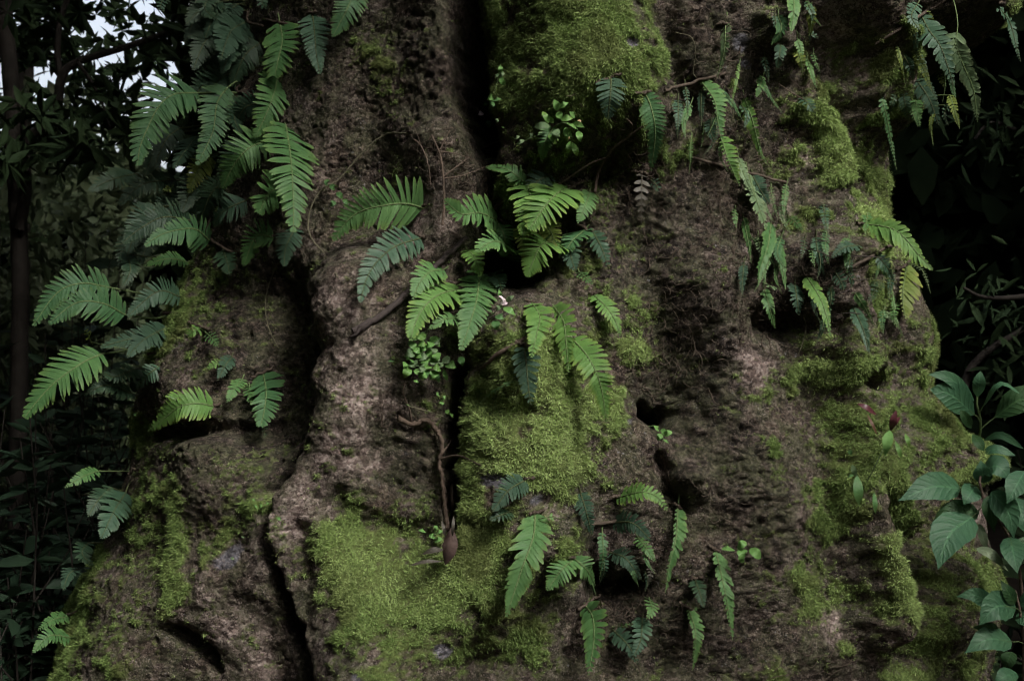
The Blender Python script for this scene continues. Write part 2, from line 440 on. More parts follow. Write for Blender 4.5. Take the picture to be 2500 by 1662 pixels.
DARK = [([(1480, 420), (1540, 600), (1640, 780), (1660, 950)], 140, 1.1), ([(1700, 1000), (1820, 1200)], 110, .9), ([(1700, 500), (1780, 700)], 90, .7), ([(1000, 60), (1040, 250)], 90, .7), ([(1600, 1500), (1780, 1560)], 110, .7), ([(1560, 150), (1660, 120), (1720, 250)], 70, .8), ([(1750, 0), (1760, 150), (1800, 330)], 90, .6),
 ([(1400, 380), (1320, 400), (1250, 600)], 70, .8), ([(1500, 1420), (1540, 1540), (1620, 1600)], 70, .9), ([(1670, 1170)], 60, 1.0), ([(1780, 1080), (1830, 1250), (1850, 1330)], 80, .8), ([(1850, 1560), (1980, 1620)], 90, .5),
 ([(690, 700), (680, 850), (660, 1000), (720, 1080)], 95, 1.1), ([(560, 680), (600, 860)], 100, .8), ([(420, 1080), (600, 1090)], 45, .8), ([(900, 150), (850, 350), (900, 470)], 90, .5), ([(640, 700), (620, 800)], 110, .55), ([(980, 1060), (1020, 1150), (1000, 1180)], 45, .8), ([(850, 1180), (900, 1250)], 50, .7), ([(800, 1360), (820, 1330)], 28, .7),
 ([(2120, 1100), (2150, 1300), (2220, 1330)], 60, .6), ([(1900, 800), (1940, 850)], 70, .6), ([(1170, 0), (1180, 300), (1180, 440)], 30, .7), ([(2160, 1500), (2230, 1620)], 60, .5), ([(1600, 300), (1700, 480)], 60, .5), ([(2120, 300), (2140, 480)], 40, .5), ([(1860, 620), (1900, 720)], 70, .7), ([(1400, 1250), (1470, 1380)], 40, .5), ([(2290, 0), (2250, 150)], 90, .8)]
PALE = [([(900, 800), (930, 900), (920, 1080), (850, 1180), (800, 1250)], 90, .9), ([(960, 450), (1050, 540), (980, 620)], 70, .7), ([(1800, 905), (1830, 920)], 40, 1.1), ([(2010, 60), (2000, 160), (2030, 220)], 50, .7), ([(1700, 640), (1690, 780)], 45, .7),
 ([(1920, 500), (1900, 540)], 45, .8), ([(1990, 1500), (2000, 1540)], 34, 1.0), ([(560, 1430), (600, 1500), (640, 1600)], 80, .7), ([(1880, 1180), (1900, 1270)], 34, .6), ([(2220, 900), (2150, 960)], 50, .5), ([(2000, 990)], 34, .7), ([(2370, 1240), (2380, 1300)], 30, .8), ([(1320, 1230), (1360, 1260)], 24, .6), ([(780, 1240), (760, 1330)], 40, .6), ([(1150, 700)], 10, .3), ([(720, 1240), (800, 1180)], 60, .6), ([(900, 1560), (850, 1480)], 50, .4), ([(1960, 380), (1950, 400)], 24, .8), ([(1560, 540), (1600, 560)], 28, .6), ([(2100, 1600), (2130, 1560)], 34, .6), ([(960, 700), (900, 740)], 60, .5), ([(520, 930), (500, 960)], 40, .5), ([(780, 320), (760, 420)], 40, .5)]

GS = 4
gx = np.arange(-300, 2804, GS); gy = np.arange(-400, 2004, GS)
GX, GY = np.meshgrid(gx, gy)
LICHEN = [([(1099, 1568)], 24, 1), ([(1205, 1180), (1275, 1170)], 16, .9), ([(1310, 1210)], 18, .8), ([(1801, 105)], 20, 1), ([(1820, 148)], 14, .9), ([(650, 1320), (630, 1360)], 20, .9), ([(945, 1610)], 14, .9), ([(1500, 175)], 18, .8), ([(1535, 1035)], 12, .8), ([(2035, 385)], 16, 1), ([(960, 1650)], 14, .8), ([(2060, 430)], 12, .8), ([(740, 1180)], 10, .9)]
MOSS_LIT = [([(1330, 960), (1340, 1060), (1260, 1120)], 130, 1.), ([(900, 1380), (1060, 1420)], 90, .6), ([(2075, 1310), (2125, 1480)], 50, .9), ([(1970, 330), (1995, 440)], 45, .7), ([(2060, 520), (2105, 640)], 50, .7), ([(1960, 910)], 60, .7), ([(2340, 1090), (2380, 1140)], 60, .8), ([(1400, 80)], 120, .45), ([(1560, 850), (1510, 1000)], 60, .7)]  # paler, yellower moss where light is strong: that light is painted into its colour
def stroke_dist(pts):
    p = np.asarray(pts, float); d = np.full(GX.shape, 1e9)
    if len(p) == 1:
        return np.hypot(GX - p[0, 0], GY - p[0, 1])
    for a, b in zip(p[:-1], p[1:]):
        ab = b - a
        t = np.clip(((GX - a[0]) * ab[0] + (GY - a[1]) * ab[1]) / (ab @ ab), 0, 1)
        d = np.minimum(d, np.hypot(GX - a[0] - t * ab[0], GY - a[1] - t * ab[1]))
    return d
def field(strokes, mode='add'):
    f = np.zeros(GX.shape)
    for st in strokes:
        k = st[3] if len(st) > 3 else 2.4
        v = st[2] * (1.3 if st[2] > .045 and len(st) > 3 else 1.) * np.exp(-(stroke_dist(st[0]) / st[1]) ** k)
        f = f + v if mode == 'add' else np.maximum(f, v)
    return f
def bil(G, px, py):
    x = np.clip((px - gx[0]) / GS, 0, len(gx) - 1.001); y = np.clip((py - gy[0]) / GS, 0, len(gy) - 1.001)
    i = x.astype(int); j = y.astype(int); u = x - i; v = y - j
    return (G[j, i] * (1 - u) + G[j, i + 1] * u) * (1 - v) + (G[j + 1, i] * (1 - u) + G[j + 1, i + 1] * u) * v
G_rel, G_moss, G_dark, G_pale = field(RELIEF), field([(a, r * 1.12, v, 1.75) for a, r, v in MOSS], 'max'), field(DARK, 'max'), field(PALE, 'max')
G_lich = field(LICHEN, 'max'); G_lit = field(MOSS_LIT, 'max')

AX, DEP, YE = .72, .78, .56          # trunk axis depth, half depth, depth of the outline
zr = np.r_[np.arange(-.2, .34, .03), np.arange(.34, 2.38, .0033), np.arange(2.38, 6.2, .06)]
ph = np.r_[np.linspace(-R(104), R(104), 830), np.linspace(R(104), R(256), 42)[1:-1]]
se = (YE - CAMY) / 3.2
pyr = 831 - (zr - CAMZ) * PXM / se
XL = (np.interp(pyr, [a for a, b in LEFT], [b for a, b in LEFT]) - 1250) / PXM * se
XR = (np.interp(pyr, [a for a, b in RIGHT], [b for a, b in RIGHT]) - 1250) / PXM * se
def sm(a, k=9):
    return np.convolve(np.pad(a, k, mode='edge'), np.ones(2 * k + 1) / (2 * k + 1), 'valid')
XL, XR = sm(XL, 5), sm(XR, 5)
nr, nc = len(zr), len(ph)
flare = np.interp(zr, [-.2, .3, .9, 1.6, 2.4, 6.2], [.42, .26, .10, .02, 0, -.05])
# a squarish section (flattened front)
sn, cs = np.sin(ph), np.cos(ph)
ex = .93
bx = np.sign(sn) * np.abs(sn) ** ex; byy = np.sign(cs) * np.abs(cs) ** ex
hw = (XR - XL) / 2; xc = (XR + XL) / 2
B0 = np.empty((nr, nc, 3))
B0[..., 0] = xc[:, None] + hw[:, None] * bx[None]
B0[..., 1] = AX - (DEP + flare)[:, None] * byy[None]
B0[..., 2] = zr[:, None]
# refine the outline: rescale each row so its projected extreme matches
s0 = (B0[..., 1] - CAMY) / 3.2
pxx = B0[..., 0] / s0
tl, tr_ = XL / se, XR / se
B0[..., 0] = np.where(bx[None] < 0, xc[:, None] + (B0[..., 0] - xc[:, None]) * ((tl * se - xc) / (pxx.min(1) * se - xc))[:, None],
                      xc[:, None] + (B0[..., 0] - xc[:, None]) * ((tr_ * se - xc) / (pxx.max(1) * se - xc))[:, None])
NX = sn[None] / np.maximum(hw[:, None], .3); NY = np.broadcast_to(-cs[None] / DEP, NX.shape)
N0 = norm(np.stack([NX, NY, np.full(NX.shape, .12)], -1))
V0 = B0.reshape(-1, 3); N0 = N0.reshape(-1, 3)
px0, py0 = proj(V0)
front = np.tile(sstep(R(103), R(86), np.abs(np.where(ph > math.pi, ph - 2 * math.pi, ph))), nr)
vis = (np.repeat(zr, nc) > .3) & (np.repeat(zr, nc) < 2.42) & (front > 0)
Vf = V0[vis]; 
def full(a):
    o = np.zeros(len(V0), np.float32); o[vis] = a; return o
w1 = perlin(Vf * 9, 31); w2 = perlin(Vf * 9 + 50, 32); w3 = perlin(Vf * 30, 33); w4 = perlin(Vf * 30 + 50, 34)
pxw, pyw = px0[vis] + 26 * w1 + 8 * w3, py0[vis] + 26 * w2 + 8 * w4
n55 = perlin(Vf * 60, 35)
rel = bil(G_rel, px0[vis] + 16 * w1 + 15 * w3, py0[vis] + 16 * w2 + 15 * w4) * front[vis]
mo = bil(G_moss, pxw, pyw)
n_mid, n_fine = fbm(Vf * 22, 3, 41), perlin(Vf * 110, 45)
n_pat = perlin(Vf * 48, 47)
mo = mo * 1.15 + .75 * n_mid + .42 * n_fine + .38 * n_pat + .30 * perlin(Vf * 7, 46)
moss = sstep(.40, 1.28, mo)
faint = sstep(.10, .70, mo) * .55                       # thin scattered moss round the cushions
moss_all = np.maximum(moss, faint * sstep(.0, .5, n_fine + .3 * w3 + .25))
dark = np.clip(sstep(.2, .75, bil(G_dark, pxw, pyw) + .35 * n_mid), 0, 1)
pale = np.clip(sstep(.25, .9, bil(G_pale, pxw, pyw) + .35 * n_mid), 0, 1)
lich_v = sstep(.35, .7, bil(G_lich, pxw, pyw) + .45 * n_mid + .2 * n_fine)
moss = moss * (1 - .9 * lich_v); moss_all = moss_all * (1 - .9 * lich_v)
lump = .050 * perlin(Vf * 3.6, 1) + .020 * perlin(Vf * 9, 2) + .006 * fbm(Vf * 24, 2, 3) * (1 - .5 * pale)
q = Vf + .012 * np.stack([w3, w4, w1], -1)
f1, f2, cid = worley(q * np.array([1, 1, 1.25]) * 24, 5)
g1, g2, gid = worley(q * 85, 6)
crack = -sstep(.14, .0, f2 - f1) * .0065 * sstep(-.05, .35, n_mid + .4 * w1)
plate = (cid - .5) * .0035 * (1 - moss * .6)
grain = (gid - .5) * .0036 - .0035 * sstep(.10, 0, g2 - g1) * (cid > .3)
hz = perlin(Vf * np.array([12, 12, 46]), 8)
flake = -.0015 * sstep(.10, .0, np.abs(hz)) * sstep(.05, .4, perlin(Vf * 7, 9))
fine = .0022 * perlin(Vf * 150, 10) + .0028 * perlin(Vf * 75, 11)
rough_d = (.0065 * dark + .0012) * (n55 + .6 * perlin(Vf * 38, 12)) - .008 * sstep(.2, .5, perlin(Vf * 42, 14)) * (.15 + .85 * dark)
bark_d = (crack + plate + grain + flake + fine + rough_d) * (1 - .75 * moss) * (1 - .35 * pale)
cush = moss * (.009 + .007 * perlin(Vf * 34, 13) + .004 * n_fine) 
edge = np.clip(np.abs(np.tile(cs, nr))[vis] * 2.2, .12, 1)       # keep the outline
rel = np.where(rel > 0, rel * edge, rel); lump = lump * np.clip(edge * 1.3, .3, 1)
disp = rel + (lump + bark_d + cush) * (.25 + .75 * front[vis])
V1 = V0.copy(); V1[vis] += N0[vis] * disp[:, None]
V1[~vis] += N0[~vis] * (.03 * perlin(V0[~vis] * 4.2, 1))[:, None]
ii = np.arange(nr - 1)[:, None] * nc; jj = np.arange(nc)[None]; j2 = (jj + 1) % nc
FQ = np.stack([ii + jj, ii + j2, ii + nc + j2, ii + nc + jj], -1).reshape(-1, 4)

# nearest surface depth for every picture cell, used to root the plants on the bark
pxv, pyv = proj(V1[vis])
G_y = np.full(GX.shape, np.inf)
ci = np.round((pxv - gx[0]) / GS).astype(int); cj = np.round((pyv - gy[0]) / GS).astype(int)
ok = (ci >= 0) & (ci < len(gx)) & (cj >= 0) & (cj < len(gy))
np.minimum.at(G_y, (cj[ok], ci[ok]), V1[vis][ok, 1])
for _ in range(1):
    nb = np.minimum.reduce([np.roll(np.roll(G_y, a, 0), b, 1) for a in (-1, 0, 1) for b in (-1, 0, 1)])
    G_y = np.where(np.isinf(G_y), nb, G_y)
def surf(px, py):
    i = np.clip(np.round((np.asarray(px, float) - gx[0]) / GS).astype(int), 0, len(gx) - 1)
    j = np.clip(np.round((np.asarray(py, float) - gy[0]) / GS).astype(int), 0, len(gy) - 1)
    return G_y[j, i]
# the same, with hollows bridged over, for leaves that spread above them
fin = np.isfinite(G_y); g0 = np.where(fin, G_y, 0); wt = fin.astype(float)
def blur(a, k):
    for ax_ in (0, 1):
        c = np.cumsum(np.insert(np.pad(a, [(k, k) if q == ax_ else (0, 0) for q in (0, 1)], mode='edge'), 0, 0, axis=ax_), axis=ax_)
        a = (np.take(c, range(2 * k + 1, c.shape[ax_]), ax_) - np.take(c, range(0, c.shape[ax_] - 2 * k - 1), ax_)) / (2 * k + 1)
    return a
G_s = blur(blur(g0, 9), 9) / np.maximum(blur(blur(wt, 9), 9), 1e-6)
G_e = np.where(fin, np.minimum(G_y, G_s), np.inf)
def surf_e(px, py):
    i = np.clip(np.round((np.asarray(px, float) - gx[0]) / GS).astype(int), 0, len(gx) - 1)
    j = np.clip(np.round((np.asarray(py, float) - gy[0]) / GS).astype(int), 0, len(gy) - 1)
    return G_e[j, i]
def root_px(px, py):
    """nearest place on the bark to start a stalk from"""
    if np.isfinite(surf(px, py)): return px, py
    for k in range(8, 700, 8):
        for a in np.linspace(0, 2 * math.pi, 24, endpoint=False):
            x, y = px + k * math.cos(a), py + .7 * k * math.sin(a)
            if np.isfinite(surf(x, y)): return x + 14 * math.cos(a), y + 10 * math.sin(a)
    return px, py

def mat_trunk():
    m = NT('old_bark')
    at, dk, pl = m.attr('moss'), m.attr('dark'), m.attr('pale')
    n1, n2, n3 = m.noise(7, 6, .6), m.noise(48, 8, .7), m.noise(230, 5, .75)
    f = m.math('ADD', m.math('MULTIPLY', n2, .55), m.math('MULTIPLY', n3, .45))
    vo = m.n('ShaderNodeTexVoronoi', feature='F1'); vo.inputs['Scale'].default_value = 125
    wob = m.n('ShaderNodeVectorMath', operation='ADD'); nw = m.n('ShaderNodeTexNoise'); nw.inputs['Scale'].default_value = 90
    m.l(m.pos(), nw.inputs['Vector']); sc_ = m.n('ShaderNodeVectorMath', operation='SCALE'); sc_.inputs['Scale'].default_value = .012
    m.l(nw.outputs['Color'], sc_.inputs[0]); m.l(m.pos(), wob.inputs[0]); m.l(sc_.outputs[0], wob.inputs[1]); m.l(wob.outputs[0], vo.inputs['Vector'])
    cell = m.n('ShaderNodeSeparateColor'); m.l(vo.outputs['Color'], cell.inputs[0])
    ve = m.n('ShaderNodeTexVoronoi', feature='DISTANCE_TO_EDGE'); ve.inputs['Scale'].default_value = 125; m.l(wob.outputs[0], ve.inputs['Vector'])
    pit = m.ramp(ve.outputs['Distance'], [(.02, 0), (.12, 1)])
    f = m.math('ADD', m.math('MULTIPLY', f, .72), m.math('ADD', m.math('MULTIPLY', cell.outputs[0], .20), m.math('MULTIPLY', pit, .045)))
    bark = m.ramp(f, [(.34, (.010, .008, .007)), (.45, (.040, .031, .025)), (.545, (.094, .076, .063)), (.68, (.27, .24, .215))])
    warm = m.ramp(n1, [(.35, (1.0, .90, .80)), (.65, (1.0, 1.0, 1.0))])
    bark = m.mix(1., bark, warm, 'MULTIPLY')
    palec = m.ramp(f, [(.35, (.040, .029, .025)), (.45, (.190, .138, .120)), (.62, (.50, .415, .38))])
    bark = m.mix(m.math('MULTIPLY', pl, .95), bark, palec)
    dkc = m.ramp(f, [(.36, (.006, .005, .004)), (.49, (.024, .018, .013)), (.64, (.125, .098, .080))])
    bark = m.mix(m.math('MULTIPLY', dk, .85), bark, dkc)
    # thin algae film
    alg = m.ramp(m.noise(16, 5, .65), [(.42, 0), (.60, .75)])
    bark = m.mix(alg, bark, m.ramp(f, [(.35, (.022, .026, .012)), (.65, (.10, .105, .055))]))
    # pale lichen flecks
    lich = m.ramp(m.noise(120, 3, .5), [(.66, 0), (.72, .8)])
    lich = m.math('MULTIPLY', lich, m.ramp(m.noise(5.5, 3), [(.5, 0), (.62, 1)]))
    bark = m.mix(lich, bark, (.26, .26, .27))
    bark = m.mix(m.math('MULTIPLY', m.attr('lich'), .8), bark, m.ramp(f, [(.35, (.05, .05, .06)), (.5, (.13, .13, .155)), (.66, (.30, .30, .34))]))
    n5 = m.noise(340, 3, .6); n6 = m.noise(190, 4, .7); n7 = m.noise(22, 4, .6)
    pits_ = m.math('MULTIPLY', m.ramp(n6, [(.36, 1), (.43, 0)]), .85)
    bark = m.mix(pits_, bark, (.008, .006, .005))
    fleck = m.math('MULTIPLY', m.ramp(n5, [(.56, 0), (.63, 1)]), m.ramp(n7, [(.36, .08), (.62, .75)]))
    fleck = m.math('MULTIPLY', fleck, m.math('SUBTRACT', 1., m.math('MULTIPLY', dk, .55)))
    bark = m.mix(fleck, bark, m.mix(n1, (.33, .25, .215), (.40, .345, .32)))
    mossc = m.ramp(m.math('ADD', m.math('MULTIPLY', n3, .5), m.math('MULTIPLY', n2, .5)), [(.35, (.032, .042, .013)), (.6, (.140, .180, .052))])
    col = m.mix(m.ramp(at, [(.15, 0), (.7, 1)]), bark, mossc)
    m.l(col, m.b.inputs['Base Color'])
    m.b.inputs['Roughness'].default_value = .88
    m.b.inputs['Specular IOR Level'].default_value = .22
    b0 = m.bump(m.math('ADD', m.math('MULTIPLY', pit, .6), m.math('MULTIPLY', cell.outputs[0], .6)), .5, .004)
    b1 = m.bump(n3, .65, .006, b0)
    m.bump(m.math('SUBTRACT', n5, pits_), .6, .004, b1)
    return m.m
tree = empty('old_tree', (0, AX, 0), 'huge old tree with mossy buttressed trunk of cracked brown bark', 'tree')
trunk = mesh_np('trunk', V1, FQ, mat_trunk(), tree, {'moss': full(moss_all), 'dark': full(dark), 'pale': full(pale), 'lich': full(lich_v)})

# ---------------------------------------------------------------- moss
def mat_moss():
    m = NT('moss')
    a, h = m.attr('u'), m.attr('hue')
    c = m.mix(h, m.ramp(a, [(0, (.055, .090, .028)), (.5, (.175, .265, .075)), (1, (.35, .47, .17))]),
              m.ramp(a, [(0, (.085, .112, .038)), (.5, (.255, .350, .110)), (1, (.50, .63, .26))]))
    c = m.mix(m.attr('old'), c, m.ramp(a, [(0, (.040, .034, .014)), (.5, (.105, .095, .036)), (1, (.21, .20, .085))]))
    m.l(c, m.b.inputs['Base Color']); m.b.inputs['Roughness'].default_value = .7
    m.b.inputs['Specular IOR Level'].default_value = .15
    tr = m.n('ShaderNodeBsdfTranslucent'); m.l(c, tr.inputs[0])
    mx = m.n('ShaderNodeMixShader'); mx.inputs[0].default_value = .3
    m.l(m.b.outputs[0], mx.inputs[1]); m.l(tr.outputs[0], mx.inputs[2]); m.l(mx.outputs[0], m.out.inputs[0])
    return m.m
def vertex_normals(V, F):
    n = np.zeros_like(V)
    fn = np.cross(V[F[:, 2]] - V[F[:, 0]], V[F[:, 3]] - V[F[:, 1]])
    for k in range(4):
        for c in range(3):
            n[:, c] += np.bincount(F[:, k], fn[:, c], len(V))
    return norm(n)
VN = vertex_normals(V1, FQ)
visi = np.flatnonzero(vis)
pxa, pya = px0[visi], py0[visi]
inpic = (pxa > -60) & (pxa < 2560) & (pya > -80) & (pya < 1740)
wgt = (moss ** 1.3 + .20 * np.clip(moss_all - moss, 0, 1)) * inpic * (.45 + .55 * sstep(-.35, .3, n_fine + .5 * w3))
n_low = perlin(Vf * 13, 62); wgt = wgt * (.18 + .82 * sstep(-.32, .20, n_low + .6 * n_pat))
wgt = np.maximum(wgt, 0); wgt /= wgt.sum()
NB = 900000
pk = rng.choice(len(visi), NB, p=wgt)
b = V1[visi[pk]] + rng.normal(0, .0021, (NB, 3)); nn = VN[visi[pk]]
ln = (.0040 + .0075 * rng.random(NB)) * (.5 + .6 * moss[pk])
d = norm(nn * .50 + norm(rng.normal(0, 1, (NB, 3))) * .85 + np.array([0, 0, -.16]))
sd = norm(np.cross(d, nn) + .30 * rng.normal(0, 1, (NB, 3))) * (.00075 + .0006 * rng.random(NB))[:, None]
MV = np.empty((NB, 3, 3)); MV[:, 0] = b - sd - nn * .001; MV[:, 1] = b + sd - nn * .001; MV[:, 2] = b + d * ln[:, None]
ua = np.clip(rng.normal(.5, .24, NB), 0, 1)
moss_lit = bil(G_lit, pxw, pyw)[pk]; ua = np.clip(ua + .22 * moss_lit, 0, 1)
hue = np.clip(.32 + .75 * moss_lit + .9 * perlin(Vf * 3.3, 61)[pk] + .35 * n_mid[pk] + .25 * sstep(1500, 2100, pxa[pk]) - .35 * sstep(900, 500, pxa[pk]), 0, 1)
mo_o = mesh_np('moss', MV.reshape(-1, 3), np.arange(NB * 3).reshape(-1, 3), mat_moss(), None,
               {'u': np.repeat(ua, 3), 'hue': np.repeat(hue, 3), 'old': np.repeat((1 - moss_lit) * .55 * sstep(.16, .45, perlin(Vf * 8, 63)[pk] + .3 * n_mid[pk]) + .15 * (1 - moss[pk]), 3)}, False)
tag(mo_o, 'cushions of bright green moss spread over the old trunk', 'moss', kind='stuff')

# ---------------------------------------------------------------- fine dead rootlets on the dark bark
rb = Bag()
RZ = [(1500, 430, 130, 160, 130), (1620, 800, 110, 170, 120), (1810, 560, 90, 170, 170), (1880, 730, 70, 60, 90), (1540, 1480, 110, 90, 140), (1790, 250, 120, 170, 130), (1100, 400, 90, 90, 60), (2000, 700, 90, 90, 90), (2240, 180, 60, 90, 60), (2030, 1600, 90, 50, 50), (1640, 1250, 120, 130, 60), (960, 980, 60, 60, 40)]
for cx, cy, ax_, ay_, n in RZ:
    for _ in range(n):
        x, y = cx + random.gauss(0, ax_ * .6), cy + random.gauss(0, ay_ * .6)
        a = random.gauss(math.pi / 2, .9); L = random.uniform(14, 60); k = random.gauss(0, .05)
        pts = []
        for t in range(7):
            pts.append((x, y)); x += math.cos(a) * L / 6; y += math.sin(a) * L / 6; a += random.gauss(k * 6, .35)
        pts = np.array(pts); Y = surf(pts[:, 0], pts[:, 1])
        if not np.isfinite(Y).all() or np.ptp(Y) > .12: continue
        Y = np.convolve(np.pad(Y, 1, mode='edge'), [.25, .5, .25], 'valid') - .003 - random.random() * .008
        v, f = tube(P(pts[:, 0], pts[:, 1], Y), random.uniform(.0006, .0014), 3)
        rb.add(v, f, random.random())
tag(rb.build('rootlets', M['root']), 'tangle of fine dry rootlets clinging to the dark bark', 'rootlets', kind='stuff')

# ================================================================== FERNS
UP = np.array([0, 0, 1.]); CAMP = np.array([0, CAMY, CAMZ])
UL = np.array([0, .10, .30, .52, .72, .87, .96, 1.]); WLF = np.array([.56, .53, .485, .475, .43, .32, .18, .03])
def frond_line(pts, lift, off, tipoff):
    rx, ry = root_px(*pts[0])
    c = crom(pts, 44)
    Ys = surf_e(c[:, 0], c[:, 1])
    yb = Ys[0] if np.isfinite(Ys[0]) else min(float(surf_e(rx, ry)) - .04, .42)
    if off is not None and not np.isfinite(Ys[0]): yb = off
    yt = Ys[-1] if np.isfinite(Ys[-1]) else (yb if off is None else off - .04)
    yt = min(yt, yb + .12)
    t = np.linspace(0, 1, 44)
    Y = yb * (1 - t) + (yt - tipoff) * t - lift * np.sin(math.pi / 2 * np.minimum(1, t * 1.9))
    lim = np.where(np.isfinite(Ys), Ys - .022 * np.minimum(1, t * 6), 9)
    over = np.maximum(0, Y - lim)
    if over.max() > 0:
        k = np.ones(13) / 13
        ov = np.convolve(np.pad(np.maximum.reduce([np.roll(np.pad(over, 5), s)[5:-5] for s in range(-5, 6)]), 6, mode='edge'), k, 'valid')
        Y = Y - np.minimum(ov, .22)
    Y[0] = yb
    return c, Y, (rx, ry)

def make_frond(parent, spec):
    pts, hwp, colr = spec[0], spec[1], spec[2]
    o = spec[3] if len(spec) > 3 else {}
    colr0 = colr
    if colr in ('young', 'green', 'blue') and random.random() < .45: colr = colr + '2'
    lift, tipoff = o.get('lift', .05), o.get('tip', .025 if spec[1] > 24 else .015)
    c, Y, (rx, ry) = frond_line(pts, lift, o.get('off'), tipoff)
    W = P(c[:, 0], c[:, 1], Y)
    s = (Y[20] - CAMY) / 3.2
    Lp = np.linalg.norm(np.diff(c, axis=0), axis=1).sum()
    n = (o.get('n') and int(o['n'] * 1.28)) or int(np.clip(round(Lp / max(6., hwp * .15)), 6, 38))
    hwm = hwp / PXM * s * 1.15
    T = norm(np.gradient(W, axis=0))
    Nv = norm(CAMP - W) * .9 + UP * o.get('up', .35) + np.array([random.gauss(.05, .12), 0, random.gauss(0, .1)])
    Nv = norm(Nv - T * (Nv * T).sum(1, keepdims=True))
    rl = R(o.get('roll', random.gauss(0, 12)))
    Bv = np.cross(T, Nv)
    N = Nv * math.cos(rl) + Bv * math.sin(rl); B = np.cross(T, N)
    split = (hwp >= 26 and Lp >= 105 and colr0 not in ('dusk', 'dead')) if o.get('split') is None else o['split']
    # stalk and midrib in one
    root = P(rx, ry, (float(surf(rx, ry)) if np.isfinite(surf(rx, ry)) else Y[0]) + .012)
    t0 = -T[0] * min(.05, .2 * Lp / PXM)
    if np.isfinite(surf(c[0, 0], c[0, 1])):
        bp, bq = pts[0], pts[1]
        dd = np.array([bp[0] - bq[0], bp[1] - bq[1] - 20.]); dd = dd / (np.linalg.norm(dd) + 1e-6) * o.get('stalk', min(45, Lp * .25))
        sx, sy = root_px(bp[0] + dd[0], bp[1] + dd[1])
        root = P(sx, sy, min(float(surf(sx, sy)), Y[0] + .15) + .01)
    st = crom([root, (root + W[0]) / 2 + t0 * .6 + np.array([0, -.012, .0]), W[0]], 8)[:-1]
    r0 = .0011 + .00006 * hwp * .35
    line = np.vstack([st, W[::3], W[-1:]])
    rad = np.r_[np.full(len(st), r0 * 1.15), np.linspace(r0, r0 * .3, len(line) - len(st))]
    body = Bag()
    V, F = tube(line + np.vstack([np.zeros_like(st), N[::3] * .0012, N[-1:] * .0012]), rad, 5)
    f_mat = M['stalk'] if colr0 in ('dusk', 'blue') else M['midrib']
    if colr == 'dead': f_mat = M['dead']
    body.add(V, F, 0.)
    fr = body.build('frond', f_mat, parent, root)
    leaf = Bag()
    tt = np.linspace(o.get('start', .02), .985, n)
    wl_, wr_ = o.get('asym', (1, 1))
    full_at = o.get('full', .12)
    for i, t in enumerate(tt):
        k = min(43, int(round(t * 43)))
        prof = min(1, .62 + .38 * t / full_at) * (max(0, 1 - ((t - .22) / .80)) ** o.get('taper', .72) if t > .22 else 1.)
        for sgn, ws in ((1, wl_), (-1, wr_)):
            L = hwm * prof * ws * random.uniform(.90, 1.06)
            if random.random() < .03: L *= random.uniform(.35, .8)
            L = max(L, hwm * .06)
            sp = np.linalg.norm(W[min(43, k + 1)] - W[max(0, k - 1)]) * 43 / 2 / n
            half = min(sp * 1.0, L * .6)
            ang = R(o.get('ang', 72) - 22 * t + random.gauss(0, 3))
            dr = norm(math.cos(ang) * T[k] + math.sin(ang) * sgn * B[k] + N[k] * (o.get('vee', .12) + random.gauss(0, .07)))
            wd = norm(T[k] - dr * (T[k] @ dr)); nn_ = np.cross(dr, wd)
            if nn_ @ N[k] < 0: nn_ = -nn_
            droop = -random.uniform(.04, .20) * o.get('droop', 1)
            curve = random.uniform(.02, .12)
            cen = W[k] + (UL[:, None] * L) * dr + nn_ * (droop * L * UL[:, None] ** 2) + wd * (curve * L * UL[:, None] ** 2)
            rip = .06 * half * np.sin(UL * 9 + random.random() * 6)
            w_ = WLF * half * 1.9
            e1 = cen + wd * (w_ * .5)[:, None] + nn_ * (rip + w_ * .10)[:, None]
            e2 = cen - wd * (w_ * .5)[:, None] + nn_ * (-rip + w_ * .10)[:, None]
            e1[0] -= dr * L * .04; cen[0] -= dr * L * .04; e2[0] -= dr * L * .04
            V = np.stack([e1, cen, e2], 1).reshape(-1, 3)
            q0 = np.arange(7) * 3
            F = np.vstack([np.stack([q0, q0 + 1, q0 + 4, q0 + 3], 1), np.stack([q0 + 1, q0 + 2, q0 + 5, q0 + 4], 1)])
            if split:
                mesh_np('leaflet', V, F, M[colr], fr, {'u': np.repeat(UL, 3)}, True, W[k])
            else:
                leaf.add(V, F, np.repeat(UL, 3))
    if not split:
        leaf.build('blade', M[colr], fr, W[0])
    return fr

